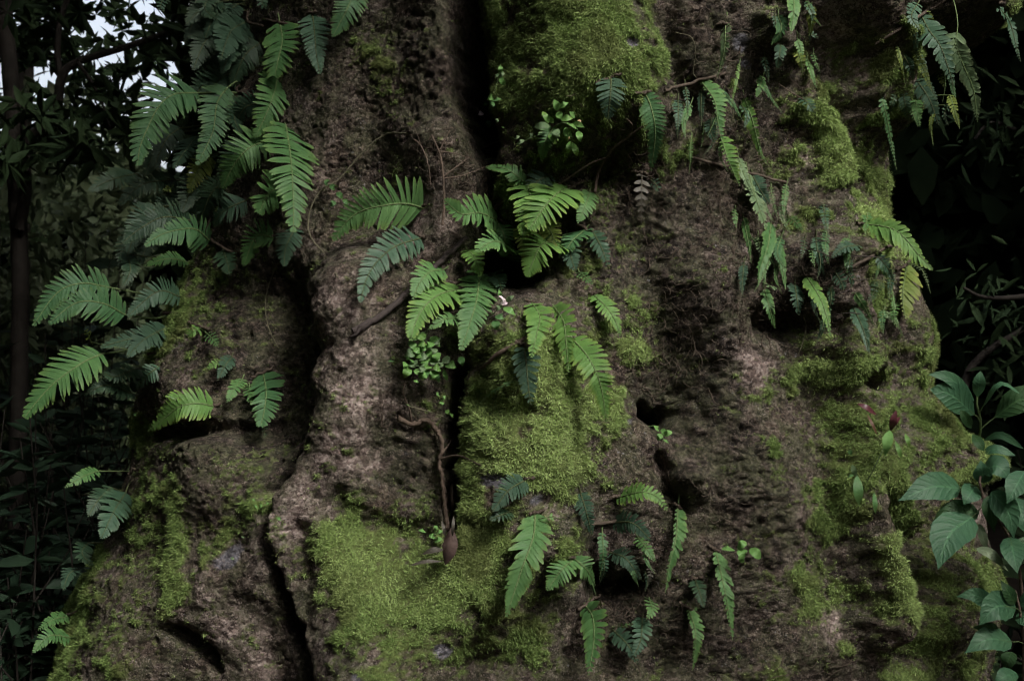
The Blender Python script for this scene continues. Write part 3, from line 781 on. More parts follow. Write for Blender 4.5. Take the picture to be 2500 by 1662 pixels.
FERNS = [
 ('long pale-lit frond arching away left from the trunk above two darker ones', [
   ([(482, 228), (425, 231), (389, 259), (364, 306), (342, 360), (336, 406)], 66, 'green', dict(off=.30, lift=.08)),
   ([(556, 214), (530, 252), (519, 324), (480, 404)], 46, 'green', dict(off=.32, lift=.05)),
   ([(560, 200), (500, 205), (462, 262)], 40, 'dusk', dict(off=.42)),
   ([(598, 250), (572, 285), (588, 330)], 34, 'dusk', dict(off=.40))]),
 ('tallest fern clump, its green fronds hanging in a column beside bare brown bark', [
   ([(684, 60), (690, 100), (680, 145), (672, 185)], 52, 'green', dict(lift=.09, taper=.4, roll=15)),
   ([(678, 185), (668, 230), (645, 290), (622, 335)], 50, 'green', dict(lift=.10)),
   ([(697, 305), (706, 360), (713, 432), (716, 504), (716, 568)], 68, 'green', dict(lift=.13, n=24)),
   ([(660, 340), (605, 364), (569, 407), (544, 460)], 54, 'green', dict(lift=.10)),
   ([(692, 452), (655, 474), (632, 520)], 56, 'green', dict(lift=.11, ang=62)),
   ([(640, 250), (600, 262), (575, 300)], 34, 'blue', dict(lift=.04))]),
 ('grey-green fern high on the shaded flank with broad spread fronds', [
   ([(598, 55), (562, 80), (538, 148)], 48, 'blue', dict(off=.30)),
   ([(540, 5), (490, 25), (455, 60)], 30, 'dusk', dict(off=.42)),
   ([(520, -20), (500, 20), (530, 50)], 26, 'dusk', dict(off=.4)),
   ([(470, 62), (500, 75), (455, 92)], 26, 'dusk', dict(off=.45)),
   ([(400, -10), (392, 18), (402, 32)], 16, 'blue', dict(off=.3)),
   ([(650, -20), (640, 8), (655, 20)], 20, 'blue', dict(off=.25))]),
 ('lone blue-grey frond hanging point down on the upper trunk', [
   ([(763, 36), (768, 80), (772, 130), (781, 182)], 38, 'blue', dict(lift=.04))]),
 ('bright frond dangling from above over bare brown upper bark', [
   ([(868, -40), (855, 5), (836, 45), (812, 90)], 44, 'green', dict(lift=.06))]),
 ('dusky fern thicket on the shaded flank, two wide fronds arching downhill', [
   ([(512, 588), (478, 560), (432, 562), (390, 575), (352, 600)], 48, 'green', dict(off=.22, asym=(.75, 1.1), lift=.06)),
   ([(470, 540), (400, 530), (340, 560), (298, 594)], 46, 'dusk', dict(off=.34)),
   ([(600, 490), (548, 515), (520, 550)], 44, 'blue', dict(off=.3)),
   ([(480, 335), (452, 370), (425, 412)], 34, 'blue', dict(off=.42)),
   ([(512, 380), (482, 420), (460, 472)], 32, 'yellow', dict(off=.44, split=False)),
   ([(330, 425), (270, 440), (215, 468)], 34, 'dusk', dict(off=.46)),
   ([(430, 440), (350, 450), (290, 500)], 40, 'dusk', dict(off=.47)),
   ([(455, 640), (410, 632), (350, 648)], 24, 'green', dict(off=.4, split=False)),
   ([(400, 470), (420, 460), (395, 465)], 14, 'yellow', dict(off=.45)),
   ([(330, 560), (310, 620), (318, 700)], 34, 'dusk', dict(off=.45))]),
 ('short dark fern drooping at the foot of the tall hanging column', [
   ([(668, 580), (625, 577), (594, 650)], 36, 'green', dict(lift=.04)),
   ([(720, 560), (698, 605), (694, 650)], 34, 'blue', dict(lift=.03)),
   ([(545, 612), (555, 640), (562, 672)], 30, 'dusk', {})]),
 ('pair of overlapping combed fronds reaching out level over the dark undergrowth', [
   ([(304, 768), (252, 741), (187, 739), (118, 790)], 50, 'green', dict(off=.18, lift=.05, asym=(.85, 1.05), n=20)),
   ([(268, 702), (200, 692), (140, 715), (80, 796)], 50, 'green', dict(off=.26, lift=.05, n=20)),
   ([(440, 725), (385, 712), (310, 772)], 36, 'blue', dict(off=.28, split=False)),
   ([(310, 620), (318, 660), (300, 700)], 26, 'dusk', dict(off=.36))]),
 ('wide feathered frond pointing down-left, lowest over the dark undergrowth', [
   ([(250, 864), (202, 886), (137, 932), (95, 975), (60, 1020)], 68, 'green', dict(off=.15, lift=.05, n=19)),
   ([(222, 835), (212, 810), (208, 800)], 14, 'yellow', dict(off=.2)),
   ([(396, 826), (320, 828), (245, 848)], 36, 'blue', dict(off=.25, split=False)),
   ([(405, 800), (350, 830), (310, 872)], 34, 'blue', dict(off=.22, split=False)),
   ([(386, 896), (362, 915), (335, 950)], 28, 'blue', dict(off=.25, split=False)),
   ([(330, 900), (280, 920), (250, 910)], 28, 'dusk', dict(off=.3)),
   ([(320, 960), (260, 940), (205, 965)], 30, 'dusk', dict(off=.3))]),
 ('light green frond lying out sideways on the mossy left shoulder', [
   ([(522, 992), (485, 985), (440, 992), (400, 1022), (362, 1052)], 44, 'young', dict(lift=.09, n=17)),
   ([(452, 968), (425, 975), (382, 1005)], 24, 'young', dict(lift=.11))]),
 ('broad pointed frond hanging on the left shoulder with smaller ones at its side', [
   ([(643, 912), (650, 957), (646, 1000), (637, 1040)], 46, 'green', dict(lift=.08, taper=.55, n=15)),
   ([(592, 926), (572, 950), (554, 982)], 20, 'young', {}),
   ([(610, 940), (608, 965), (612, 985)], 18, 'green', {}),
   ([(645, 1038), (646, 1055), (644, 1072)], 10, 'dusk', {})]),
 ('small sprouting fern with tiny fronds on the left shoulder bark', [
   ([(490, 802), (472, 808), (457, 820)], 18, 'young', {}),
   ([(506, 815), (520, 828), (534, 848)], 16, 'green', {}),
   ([(545, 884), (525, 888), (503, 900)], 14, 'young', {}),
   ([(566, 872), (548, 895), (532, 928)], 20, 'blue', {})]),
 ('low dark fern leaning from the mossy left root edge', [
   ([(240, 1150), (205, 1162), (158, 1190)], 20, 'green', dict(off=.2, split=False)),
   ([(306, 1204), (278, 1248), (247, 1314)], 42, 'blue', dict(off=.2, split=False)),
   ([(270, 1190), (240, 1220), (215, 1260)], 30, 'dusk', dict(off=.3))]),
 ('shaded fern with two short fronds beside the bottom mossy left edge', [
   ([(168, 1505), (130, 1512), (92, 1538)], 20, 'green', dict(off=.22, split=False)),
   ([(170, 1556), (120, 1552), (80, 1592)], 28, 'green', dict(off=.18, split=False)),
   ([(215, 1325), (200, 1350), (225, 1380)], 26, 'dusk', dict(off=.3)),
   ([(205, 1385), (170, 1400), (155, 1440)], 26, 'blue', dict(off=.3, split=False))]),
 ('big arched frond with long upright comb teeth over pale bark', [
   ([(1032, 508), (1000, 498), (960, 498), (890, 512), (850, 537), (813, 588)], 64, 'young', dict(lift=.07, n=20, taper=.8, full=.02))]),
 ('dark blue-green frond with a light midrib curving over pale bark', [
   ([(1028, 582), (969, 600), (926, 633), (897, 676), (878, 740)], 46, 'blue', dict(lift=.05, n=26))]),
 ('bright central clump, its broad yellow-green fronds fanning over a dark hollow', [
   ([(1392, 462), (1365, 470), (1330, 505), (1293, 560)], 68, 'young', dict(lift=.15, n=15)),
   ([(1284, 440), (1296, 490), (1290, 530), (1276, 575)], 52, 'young', dict(lift=.12, n=14)),
   ([(1290, 458), (1262, 430), (1230, 412), (1186, 408)], 30, 'green', dict(lift=.05, n=16)),
   ([(1372, 592), (1325, 596), (1304, 633), (1287, 675)], 55, 'young', dict(lift=.14, n=17)),
   ([(1268, 555), (1282, 600), (1284, 650)], 24, 'yellow', dict(lift=.07, split=False)),
   ([(1440, 468), (1430, 500), (1411, 545)], 28, 'young', dict(lift=.05, n=11)),
   ([(1340, 430), (1310, 445), (1300, 480)], 34, 'blue', dict(lift=.04, split=False)),
   ([(1330, 540), (1350, 580), (1338, 610)], 30, 'yellow', dict(lift=.05, split=False))]),
 ('arching fern left of the bright central clump, its fronds bending over the stick', [
   ([(1215, 540), (1170, 520), (1125, 522), (1084, 488)], 48, 'young', dict(lift=.11, n=14, asym=(1.1, .8))),
   ([(1255, 640), (1240, 605), (1205, 590), (1160, 616)], 52, 'young', dict(lift=.13, n=14, asym=(1., .8))),
   ([(1215, 545), (1232, 580), (1228, 625)], 42, 'green', dict(lift=.06, n=12)),
   ([(1142, 612), (1160, 632), (1173, 675)], 28, 'young', dict(lift=.07, n=10))]),
 ('blue-tinged fern at the right side of the dark hollow', [
   ([(1428, 562), (1398, 588), (1378, 620)], 36, 'green', dict(lift=.06, n=10)),
   ([(1385, 580), (1395, 630), (1405, 662)], 32, 'blue', dict(lift=.05, n=10, split=False)),
   ([(1448, 566), (1470, 608), (1486, 652)], 24, 'blue', dict(lift=.03, n=8)),
   ([(1414, 664), (1430, 678), (1449, 697)], 14, 'green', {})]),
 ('lush fern below the dark hollow with wide light fronds beside the stick', [
   ([(1128, 706), (1074, 719), (1034, 752), (1012, 795), (1003, 832)], 54, 'young', dict(lift=.09, n=18)),
   ([(1080, 660), (1050, 664), (1025, 690), (1008, 730)], 38, 'young', dict(lift=.07, n=12)),
   ([(1126, 778), (1085, 780), (1046, 804)], 24, 'young', dict(lift=.10, n=12)),
   ([(1172, 662), (1164, 730), (1149, 784), (1125, 856)], 50, 'green', dict(lift=.10, n=20)),
   ([(1190, 668), (1215, 680), (1225, 710)], 30, 'dusk', dict(lift=.02))]),
 ('row of three slim bright fronds hanging over the central moss', [
   ([(1300, 742), (1318, 773), (1311, 813), (1297, 873)], 36, 'young', dict(lift=.07, n=13)),
   ([(1352, 748), (1376, 784), (1383, 838), (1389, 910)], 36, 'young', dict(lift=.08, n=15)),
   ([(1398, 828), (1437, 874), (1466, 939), (1481, 1030)], 44, 'young', dict(lift=.11, n=17))]),
 ('small leaning frond alone on dark bark right of the hanging row', [
   ([(1450, 720), (1484, 755), (1505, 790), (1514, 820)], 28, 'young', dict(lift=.04, n=12))]),
 ('grey-blue frond with few broad lobes lying on the central moss', [
   ([(1280, 845), (1286, 896), (1290, 940), (1296, 988)], 36, 'blue', dict(lift=.04, n=10)),
   ([(1252, 932), (1214, 950), (1172, 984)], 13, 'green', dict(lift=.02, roll=50))]),
 ('small green frond hanging from the leafy sprig on the mossy column', [
   ([(1352, 310), (1332, 345), (1322, 392)], 26, 'green', dict(lift=.05))]),
 ('blue-green fern on the lower edge of the mossy column', [
   ([(1492, 192), (1490, 235), (1484, 290)], 38, 'blue', dict(lift=.05, n=11, split=False))]),
 ('long narrow green frond hanging below the mossy column edge', [
   ([(1575, 229), (1589, 260), (1600, 324), (1590, 418)], 32, 'green', dict(lift=.06, n=18)),
   ([(1655, 245), (1656, 280), (1654, 318)], 15, 'blue', {})]),
 ('withered grey frond stem on dark bark with limp lobes', [
   ([(1567, 425), (1566, 480), (1565, 545)], 20, 'dead', dict(n=7)), ([(1590, 440), (1605, 455), (1602, 470)], 14, 'blue', dict(n=5))]),
 ('narrow pale frond hanging edge-on high on rough dark bark', [
   ([(1772, 62), (1769, 126), (1752, 190)], 18, 'pale', dict(roll=35, n=13))]),
 ('tuft of bright green fronds at the top of the rough right face', [
   ([(1935, -20), (1938, 25), (1931, 82)], 28, 'young', dict(ang=45, lift=.06, n=9)),
   ([(1900, 40), (1908, 72), (1883, 110)], 22, 'green', dict(ang=50)),
   ([(1906, 110), (1903, 135), (1898, 167)], 20, 'blue', dict(ang=50)),
   ([(1980, 20), (1982, 55), (1976, 90)], 16, 'yellow', dict(roll=40)),
   ([(1945, 120), (1955, 145), (1960, 180)], 14, 'yellow', {}),
   ([(1965, 95), (1985, 85), (1998, 95)], 12, 'blue', {}),
   ([(1862, 188), (1856, 210), (1846, 238)], 17, 'green', dict(ang=45)),
   ([(1985, 130), (1992, 155), (2002, 178)], 9, 'green', {}),
   ([(1958, 240), (1972, 252), (1990, 275)], 18, 'blue', dict(n=6))]),
 ('long trailing frond chain hanging in front of dry rootlets', [
   ([(1712, 200), (1744, 245), (1751, 290), (1762, 345)], 30, 'young', dict(asym=(.25, 1.1), lift=.06, n=13)),
   ([(1760, 335), (1776, 385), (1790, 420), (1806, 455)], 28, 'young', dict(asym=(.3, 1.), lift=.07, n=12)),
   ([(1738, 290), (1735, 320), (1745, 345)], 18, 'blue', {}),
   ([(1818, 240), (1836, 288), (1848, 335), (1860, 390)], 26, 'young', dict(asym=(.9, .5), roll=30, lift=.05, n=15))]),
 ('greyish fern hanging down among rootlets on the rough right face', [
   ([(1826, 425), (1850, 500), (1872, 562)], 32, 'pale', dict(n=15, lift=.05)),
   ([(1838, 430), (1860, 470), (1880, 500)], 22, 'blue', {}),
   ([(1882, 545), (1873, 604), (1856, 655), (1850, 700)], 30, 'green', dict(ang=40, lift=.07, n=12)),
   ([(1895, 590), (1908, 640), (1918, 708)], 20, 'green', dict(ang=40)),
   ([(1868, 690), (1880, 700), (1900, 705)], 14, 'pale', {}),
   ([(1866, 705), (1878, 750), (1892, 802)], 22, 'green', dict(ang=45)),
   ([(1925, 530), (1945, 545), (1960, 565)], 14, 'green', {})]),
 ('sharp bright frond hanging alone in front of a shaded hollow', [
   ([(1970, 676), (2003, 730), (2021, 784), (2028, 822)], 30, 'young', dict(asym=(1, .7), ang=50, lift=.06, n=13))]),
 ('blue-grey fern tangle with thin dark stalks on the right bulge', [
   ([(2140, 622), (2169, 658), (2187, 702)], 18, 'blue', {}),
   ([(1992, 580), (1998, 625), (2012, 672)], 20, 'blue', dict(ang=45)),
   ([(2084, 752), (2108, 806), (2122, 862)], 24, 'blue', dict(ang=45)),
   ([(1940, 695), (1945, 730), (1950, 770)], 22, 'blue', {}),
   ([(2040, 665), (2055, 690), (2060, 710)], 18, 'blue', {}),
   ([(2095, 600), (2060, 605), (2030, 630)], 20, 'blue', {}),
   ([(2010, 500), (2015, 535), (2020, 570)], 14, 'blue', {}),
   ([(2160, 760), (2190, 790), (2208, 830)], 10, 'pale', {}),
   ([(2150, 690), (2130, 720), (2120, 745)], 16, 'dusk', {})]),
 ('fern on the right edge with long spread fingers against the dark', [
   ([(2108, 548), (2150, 552), (2185, 562), (2215, 588), (2242, 622), (2278, 657)], 52, 'young', dict(lift=.06, n=13, ang=55, asym=(1.1, .6), off=.1)),
   ([(2118, 520), (2114, 545), (2112, 575)], 18, 'green', dict(ang=40))]),
 ('yellow-green frond below it fanning right over mossy bark edge', [
   ([(2214, 648), (2205, 700), (2204, 740), (2210, 778)], 46, 'yellow', dict(asym=(.3, 1.2), ang=58, lift=.05, n=11, off=.2)),
   ([(2214, 642), (2240, 650), (2258, 672), (2272, 718)], 8, 'pale', dict(n=12, off=.15)),
   ([(2190, 740), (2182, 770), (2190, 800)], 12, 'green', {})]),
 ('pale green frond dangling from the overhanging burl against the dark', [
   ([(2318, -30), (2335, 30), (2338, 78), (2331, 104), (2353, 162), (2378, 223), (2386, 298)], 36, 'pale', dict(start=.36, full=.4, n=20, lift=.06, off=.2))]),
 ('dim bluish fern cluster under the overhanging burl', [
   ([(2250, 40), (2268, 75), (2294, 110), (2310, 151), (2328, 208)], 34, 'blue', dict(lift=.06, n=13, split=False)),
   ([(2238, 195), (2270, 245), (2292, 306)], 24, 'blue', dict(n=14)),
   ([(2212, 140), (2222, 165), (2232, 195)], 14, 'blue', {}),
   ([(2150, 232), (2168, 306), (2188, 415)], 13, 'green', dict(n=18)),
   ([(2290, 170), (2298, 190), (2305, 215)], 12, 'yellow', {}),
   ([(2205, 230), (2212, 265), (2218, 300)], 16, 'blue', {}),
   ([(2235, 240), (2240, 275), (2246, 310)], 16, 'green', {}),
   ([(2240, 10), (2225, 40), (2245, 75)], 20, 'blue', {}),
   ([(2235, 130), (2255, 170), (2275, 225)], 12, 'yellow', {})]),
 ('thin drooping frond on the outer side of the overhanging burl', [
   ([(2430, 12), (2464, 54), (2479, 108), (2491, 152)], 17, 'blue', dict(n=16, off=.3))]),
 ('broad light frond over lower moss with one leaf stretched aside', [
   ([(1306, 1255), (1302, 1310), (1272, 1395), (1236, 1505)], 54, 'young', dict(lift=.09, n=17, ang=58)),
   ([(1308, 1268), (1345, 1262), (1378, 1268)], 14, 'young', dict(n=3, lift=.05))]),
 ('two leaning green fronds spread beside the lower dark hollow', [
   ([(1402, 1365), (1372, 1390), (1336, 1440)], 38, 'young', dict(lift=.07, n=12)),
   ([(1400, 1362), (1430, 1388), (1453, 1428)], 32, 'green', dict(lift=.06, n=11))]),
 ('curved green frond arching right below the brown lump', [
   ([(1508, 1215), (1564, 1201), (1603, 1212), (1630, 1246)], 28, 'young', dict(lift=.05, n=13, ang=80))]),
 ('bluish fern around the upper rim of the lower dark hollow', [
   ([(1500, 1275), (1546, 1277), (1590, 1318)], 28, 'blue', dict(n=13, split=False)),
   ([(1558, 1312), (1578, 1338), (1601, 1372)], 18, 'green', dict(n=9)),
   ([(1418, 1205), (1430, 1244), (1446, 1305)], 24, 'blue', dict(n=14)),
   ([(1493, 1350), (1528, 1363), (1565, 1413)], 24, 'blue', dict(n=13)),
   ([(1470, 1300), (1472, 1352), (1463, 1415)], 14, 'green', dict(n=12)),
   ([(1590, 1380), (1588, 1405), (1582, 1430)], 10, 'dead', {})]),
 ('slim bright frond hanging on grey bark right of the lower hollow', [
   ([(1655, 1238), (1650, 1316), (1636, 1370), (1624, 1446)], 32, 'young', dict(asym=(.35, 1.1), ang=45, n=15, lift=.06))]),
 ('broad-lobed fern hanging under the lower dark hollow', [
   ([(1430, 1478), (1448, 1507), (1450, 1568), (1437, 1648)], 38, 'green', dict(n=12, lift=.07)),
   ([(1585, 1462), (1592, 1490), (1578, 1510)], 20, 'young', dict(n=7)),
   ([(1500, 1540), (1535, 1576), (1557, 1618)], 26, 'blue', dict(n=9)),
   ([(1568, 1508), (1564, 1561), (1545, 1606)], 26, 'blue', dict(n=9)),
   ([(1500, 1530), (1520, 1528), (1545, 1520)], 9, 'green', dict(n=5))]),
 ('blue-grey fern pressed on lichen in the middle of the moss', [
   ([(1282, 1172), (1240, 1198), (1203, 1248)], 34, 'blue', dict(n=16, split=False)),
   ([(1245, 1250), (1220, 1258), (1196, 1268)], 22, 'dusk', dict(n=9))]),
 ('bright narrow frond hanging below the round-leaved seedling', [
   ([(1747, 1345), (1765, 1424), (1776, 1478), (1788, 1562)], 34, 'young', dict(asym=(.5, 1.), ang=52, n=15, lift=.07, roll=-15))]),
 ('slender frond with one stiff leaf beside it on dark lower bark', [
   ([(1680, 1486), (1696, 1532), (1698, 1568), (1690, 1636)], 28, 'young', dict(asym=(.4, 1.), ang=55, n=15, lift=.06)),
   ([(1682, 1490), (1700, 1484), (1714, 1486)], 10, 'green', dict(n=3))]),
 ('dark little frond half hidden on grey lower bark', [
   ([(1697, 1415), (1708, 1445), (1719, 1482)], 20, 'dusk', dict(n=13))]),
]
def trail(key, area, n, cols, l=(45, 115), w=(7, 14)):
    for lb, fs in FERNS:
        if key in lb:
            for _ in range(n):
                x, y = random.uniform(area[0], area[2]), random.uniform(area[1], area[3]); L = random.uniform(*l); dx = random.gauss(.12, .25) * L
                fs.append(([(x, y), (x + dx * .5 + random.gauss(0, 6), y + L * .5), (x + dx, y + L)], random.uniform(*w), random.choice(cols), dict(ang=random.uniform(45, 70), lift=random.uniform(.02, .06), roll=random.gauss(0, 25))))
trail('hanging down among rootlets', (1790, 380, 1930, 690), 18, ['green', 'blue', 'pale', 'green'])
trail('long trailing frond chain', (1680, 150, 1860, 420), 11, ['green', 'blue', 'young'])
trail('tuft of bright green', (1860, -20, 1990, 150), 7, ['green', 'blue', 'young'], (40, 80))
trail('blue-grey fern tangle', (1960, 560, 2180, 780), 20, ['blue', 'blue', 'dusk', 'green'], (40, 90))
trail('dim bluish fern cluster', (2180, 0, 2320, 260), 14, ['blue', 'green', 'yellow', 'dusk'], (50, 120))
trail('bluish fern around the upper rim', (1440, 1280, 1600, 1420), 5, ['blue', 'green'], (40, 80))
trail('blue-green fern on the lower edge', (1640, 200, 1760, 300), 4, ['blue', 'green'], (50, 90))
for key, cx, cy, n in (('tallest fern', 640, 130, 4), ('long pale-lit', 540, 330, 5), ('grey-green fern high', 560, 30, 6), ('dusky fern thicket', 470, 480, 6)):
    for lb, fs in FERNS:
        if key in lb:
            for _ in range(n):
                x, y = cx + random.gauss(0, 55), cy + random.gauss(0, 50); L = random.uniform(90, 150)
                fs.append(([(x, y), (x - L * .3, y + L * .25), (x - L * .55, y + L * .85)], random.uniform(32, 44), random.choice(['dusk', 'dusk', 'blue']), dict(off=.36 + random.random() * .12, lift=.03, split=False)))
for label, fs in FERNS:
    bx_, by_ = root_px(*fs[0][0][0])
    root = empty('fern', P(bx_, by_, float(surf(bx_, by_))), label, 'fern', None)
    for sp in fs:
        make_frond(root, sp)
    # creeping rootstock the fronds spring from
    ln_ = 20 + 9 * len(fs); a_ = random.uniform(-.6, .6) + (0 if random.random() < .5 else math.pi)
    rp = [root_px(bx_ + math.cos(a_) * ln_ * (t - .4), by_ + math.sin(a_) * ln_ * (t - .4) - 4) for t in (0, .33, .66, 1)]
    r3 = [P(x, y, float(surf_e(x, y)) - .004) for x, y in rp]
    v, f = tube(crom(r3, 14) + rng.normal(0, .0015, (14, 3)), .0035 + .0012 * rng.random(14), 6)
    mesh_np('rootstock', v, f, M['root'], root, None, True, r3[0])

# ================================================================== LEAFY PLANTS
def leaf_shape(kind, u):
    if kind == 'ovate':  return np.interp(u, [0, .08, .2, .35, .5, .65, .8, .92, 1], [.06, .58, .90, 1., .90, .66, .34, .12, .0])
    if kind == 'round':  return np.interp(u, [0, .1, .3, .55, .8, .93, 1], [.2, .65, .97, 1, .8, .45, .02])
    return np.interp(u, [0, .1, .3, .5, .7, .88, 1], [.08, .45, .88, 1, .82, .42, .0])
def leaf(parent, a, c, w, mat, kind='lance', mid=None, y=None, dy=0., roll=0., petiole=None, name='leaf', cup=.12, serr=0.):
    """one leaf from picture point a (base) to c (tip); y = depth of its base"""
    if y is None:
        s0_ = surf(*a); s1_ = surf(*c)
        y = (float(s0_) if np.isfinite(s0_) else .2) - .03
        if np.isfinite(s1_): dy = min(dy, float(s1_) - y - .02)
    n = 13 if serr else 8
    m_ = mid if mid is not None else ((a[0] + c[0]) / 2, (a[1] + c[1]) / 2 - .06 * abs(a[0] - c[0]))
    cc = crom([a, m_, c], n)
    t = np.linspace(0, 1, n)
    Y = y + dy * t - .018 * np.sin(math.pi * t)
    W = P(cc[:, 0], cc[:, 1], Y)
    s = (y - CAMY) / 3.2
    T = norm(np.gradient(W, axis=0)); N = norm(CAMP - W) + UP * .3
    N = norm(N - T * (N * T).sum(1, keepdims=True)); B = np.cross(T, N)
    rl = R(roll); N, B = N * math.cos(rl) + B * math.sin(rl), B * math.cos(rl) - N * math.sin(rl)
    hwid = leaf_shape(kind, t) * w / 2 / PXM * s
    if serr: hwid = hwid * (1 + serr * np.where(np.arange(n) % 2, 1, -1) * (t < .97))
    k = np.array([-1, -.5, 0, .5, 1.])
    rp = np.sin(t * 22)[:, None] * .05 * (1 - np.abs(k))[None] * np.sign(np.abs(k))[None]
    V = W[:, None] + B[:, None] * (k[None, :, None] * hwid[:, None, None]) + N[:, None] * ((cup * np.abs(k)[None] + rp) * hwid[:, None])[..., None]
    V = V.reshape(-1, 3); F = []
    for i in range(n - 1):
        for j in range(4):
            q0 = i * 5 + j; F.append((q0, q0 + 1, q0 + 6, q0 + 5))
    o = mesh_np(name, V, np.array(F), M[mat], parent, {'u': np.repeat(t, 5), 'v': np.tile(k, n)}, True, W[0])
    if petiole is not None:
        v, f = tube(crom([petiole, (np.asarray(petiole) + W[0]) / 2 + np.array([0, -.006, .004]), W[0], W[min(3, n - 1)]], 8), np.linspace(.0016, .0008, 8) * s, 5)
        mesh_np('petiole', v, f, M['stem'], o, None, True, W[0])
    return o
def stem(parent, pts, ys, r0, r1, mat='stem', name='stem', sides=7, n=None):
    p3 = [P(x, y, Y) for (x, y), Y in zip(pts, ys)]
    n = n or 5 * len(p3)
    v, f = tube(crom(p3, n), np.linspace(r0, r1, n), sides)
    return mesh_np(name, v, f, M[mat], parent, None, True, p3[0])
def on(px, py, d=.01):
    x, y = root_px(px, py)
    return float(surf(x, y)) - d

# right hand shrubs
sh = empty('broadleaf_shrub', P(2440, 1700, .12), 'green shrub with big toothed pointed leaves leaning over the right root', 'shrub')
stem(sh, [(2480, 2350), (2500, 1700), (2490, 1400), (2457, 1298), (2418, 1250), (2392, 1188), (2398, 1140)], [.15, .08, .0, -.04, -.06, -.08, -.06], .007, .003, 'twig')
stem(sh, [(2457, 1298), (2475, 1240), (2495, 1170), (2520, 1120)], [-.04, -.04, -.03, 0], .004, .0025, 'stem')
LV = [((2345, 1192), (2192, 1222), 74, 'shrub', (2275, 1188), -.10, (2392, 1186)), ((2382, 1186), (2352, 1232), 52, 'shrub', None, -.08, None), ((2402, 1178), (2394, 1122), 46, 'shrub', None, -.04, None),
      ((2402, 1146), (2468, 1172), 62, 'shrub', (2436, 1138), -.06, None), ((2374, 1262), (2290, 1390), 98, 'shrub', (2318, 1305), -.16, (2400, 1235)), ((2390, 1250), (2268, 1285), 60, 'shrub_dark', (2325, 1250), .0, None),
      ((2502, 1150), (2458, 1230), 58, 'shrub', None, -.09, None), ((2420, 1200), (2476, 1316), 62, 'shrub', (2462, 1250), -.12, None), ((2482, 1215), (2512, 1310), 60, 'shrub', None, -.06, None), ((2466, 1310), (2484, 1400), 58, 'shrub', None, -.14, (2460, 1290)),
      ((2384, 1338), (2462, 1394), 26, 'rolled', (2420, 1352), -.02, None), ((2390, 1278), (2412, 1352), 22, 'rolled', None, .02, None), ((2412, 1210), (2428, 1300), 40, 'shrub_dark', None, .03, None), ((2470, 1330), (2560, 1370), 60, 'shrub_dark', None, .05, None), ((2440, 1260), (2500, 1240), 40, 'shrub_dark', None, .06, None)]
for a, c, w, mt, md, dy, pe in LV:
    leaf(sh, a, c, w, mt, 'ovate', md, -.06 + random.uniform(-.03, .03), dy * .6, random.gauss(0, 12), P(pe[0], pe[1], -.06) if pe else None, serr=.035)
sh2 = empty('broadleaf_shrub', P(2390, 1100, .30), 'tall-stemmed plant with long drooping smooth leaves behind the mossy knob', 'shrub')
stem(sh2, [(2420, 2000), (2392, 1300), (2384, 1100), (2396, 1040), (2382, 975), (2386, 950)], [.40, .34, .30, .26, .24, .24], .006, .003)
for a, c, w, md, pe, mt in [((2378, 1012), (2270, 950), 66, (2320, 962), (2392, 1030), 'shrub'), ((2378, 978), (2266, 914), 34, (2318, 922), None, 'shrub'), ((2386, 968), (2394, 905), 32, None, None, 'shrub'),
                        ((2400, 992), (2492, 962), 36, (2442, 938), (2390, 1010), 'shrub'), ((2430, 1018), (2580, 990), 70, (2500, 972), (2394, 1048), 'shrub_dark'), ((2402, 1075), (2500, 1096), 20, (2445, 1062), None, 'shrub'), ((2372, 1045), (2345, 1000), 26, None, None, 'shrub_dark'),
                        ((2390, 1110), (2480, 1112), 26, (2430, 1096), None, 'shrub'), ((2375, 1060), (2402, 1100), 26, None, None, 'shrub_dark')]:
    leaf(sh2, a, c, w, mt, 'lance', md, .22 + random.uniform(-.03, .03), -.04, random.gauss(0, 14), P(pe[0], pe[1], .25) if pe else None)
sh3 = empty('broadleaf_shrub', P(2500, 1700, .10), 'low shrub with bright toothed leaves at the bottom of the right root', 'shrub')
stem(sh3, [(2520, 2300), (2508, 1662), (2498, 1560), (2488, 1478), (2478, 1440)], [.10, .02, -.05, -.08, -.07], .006, .003, 'twig')
for a, c, w, md, dy, pe in [((2480, 1484), (2390, 1526), 76, (2432, 1480), -.08, (2492, 1500)), ((2424, 1476), (2334, 1456), 42, (2380, 1452), -.03, None), ((2478, 1474), (2442, 1414), 34, None, -.02, None),
                            ((2470, 1566), (2354, 1594), 66, (2412, 1560), -.08, (2498, 1570)), ((2440, 1545), (2375, 1530), 36, None, .0, None), ((2490, 1474), (2570, 1460), 50, None, -.03, None), ((2482, 1500), (2540, 1520), 50, None, -.03, None), ((2480, 1640), (2425, 1668), 44, None, -.06, None), ((2470, 1590), (2450, 1640), 40, None, .02, None), ((2440, 1480), (2420, 1440), 30, None, .02, None)]:
    leaf(sh3, a, c, w, 'shrub' if w > 40 else 'shrub_dark', 'ovate', md, -.08 + random.uniform(-.03, .03), dy * .6, random.gauss(0, 12), P(pe[0], pe[1], -.07) if pe else None, serr=.035)

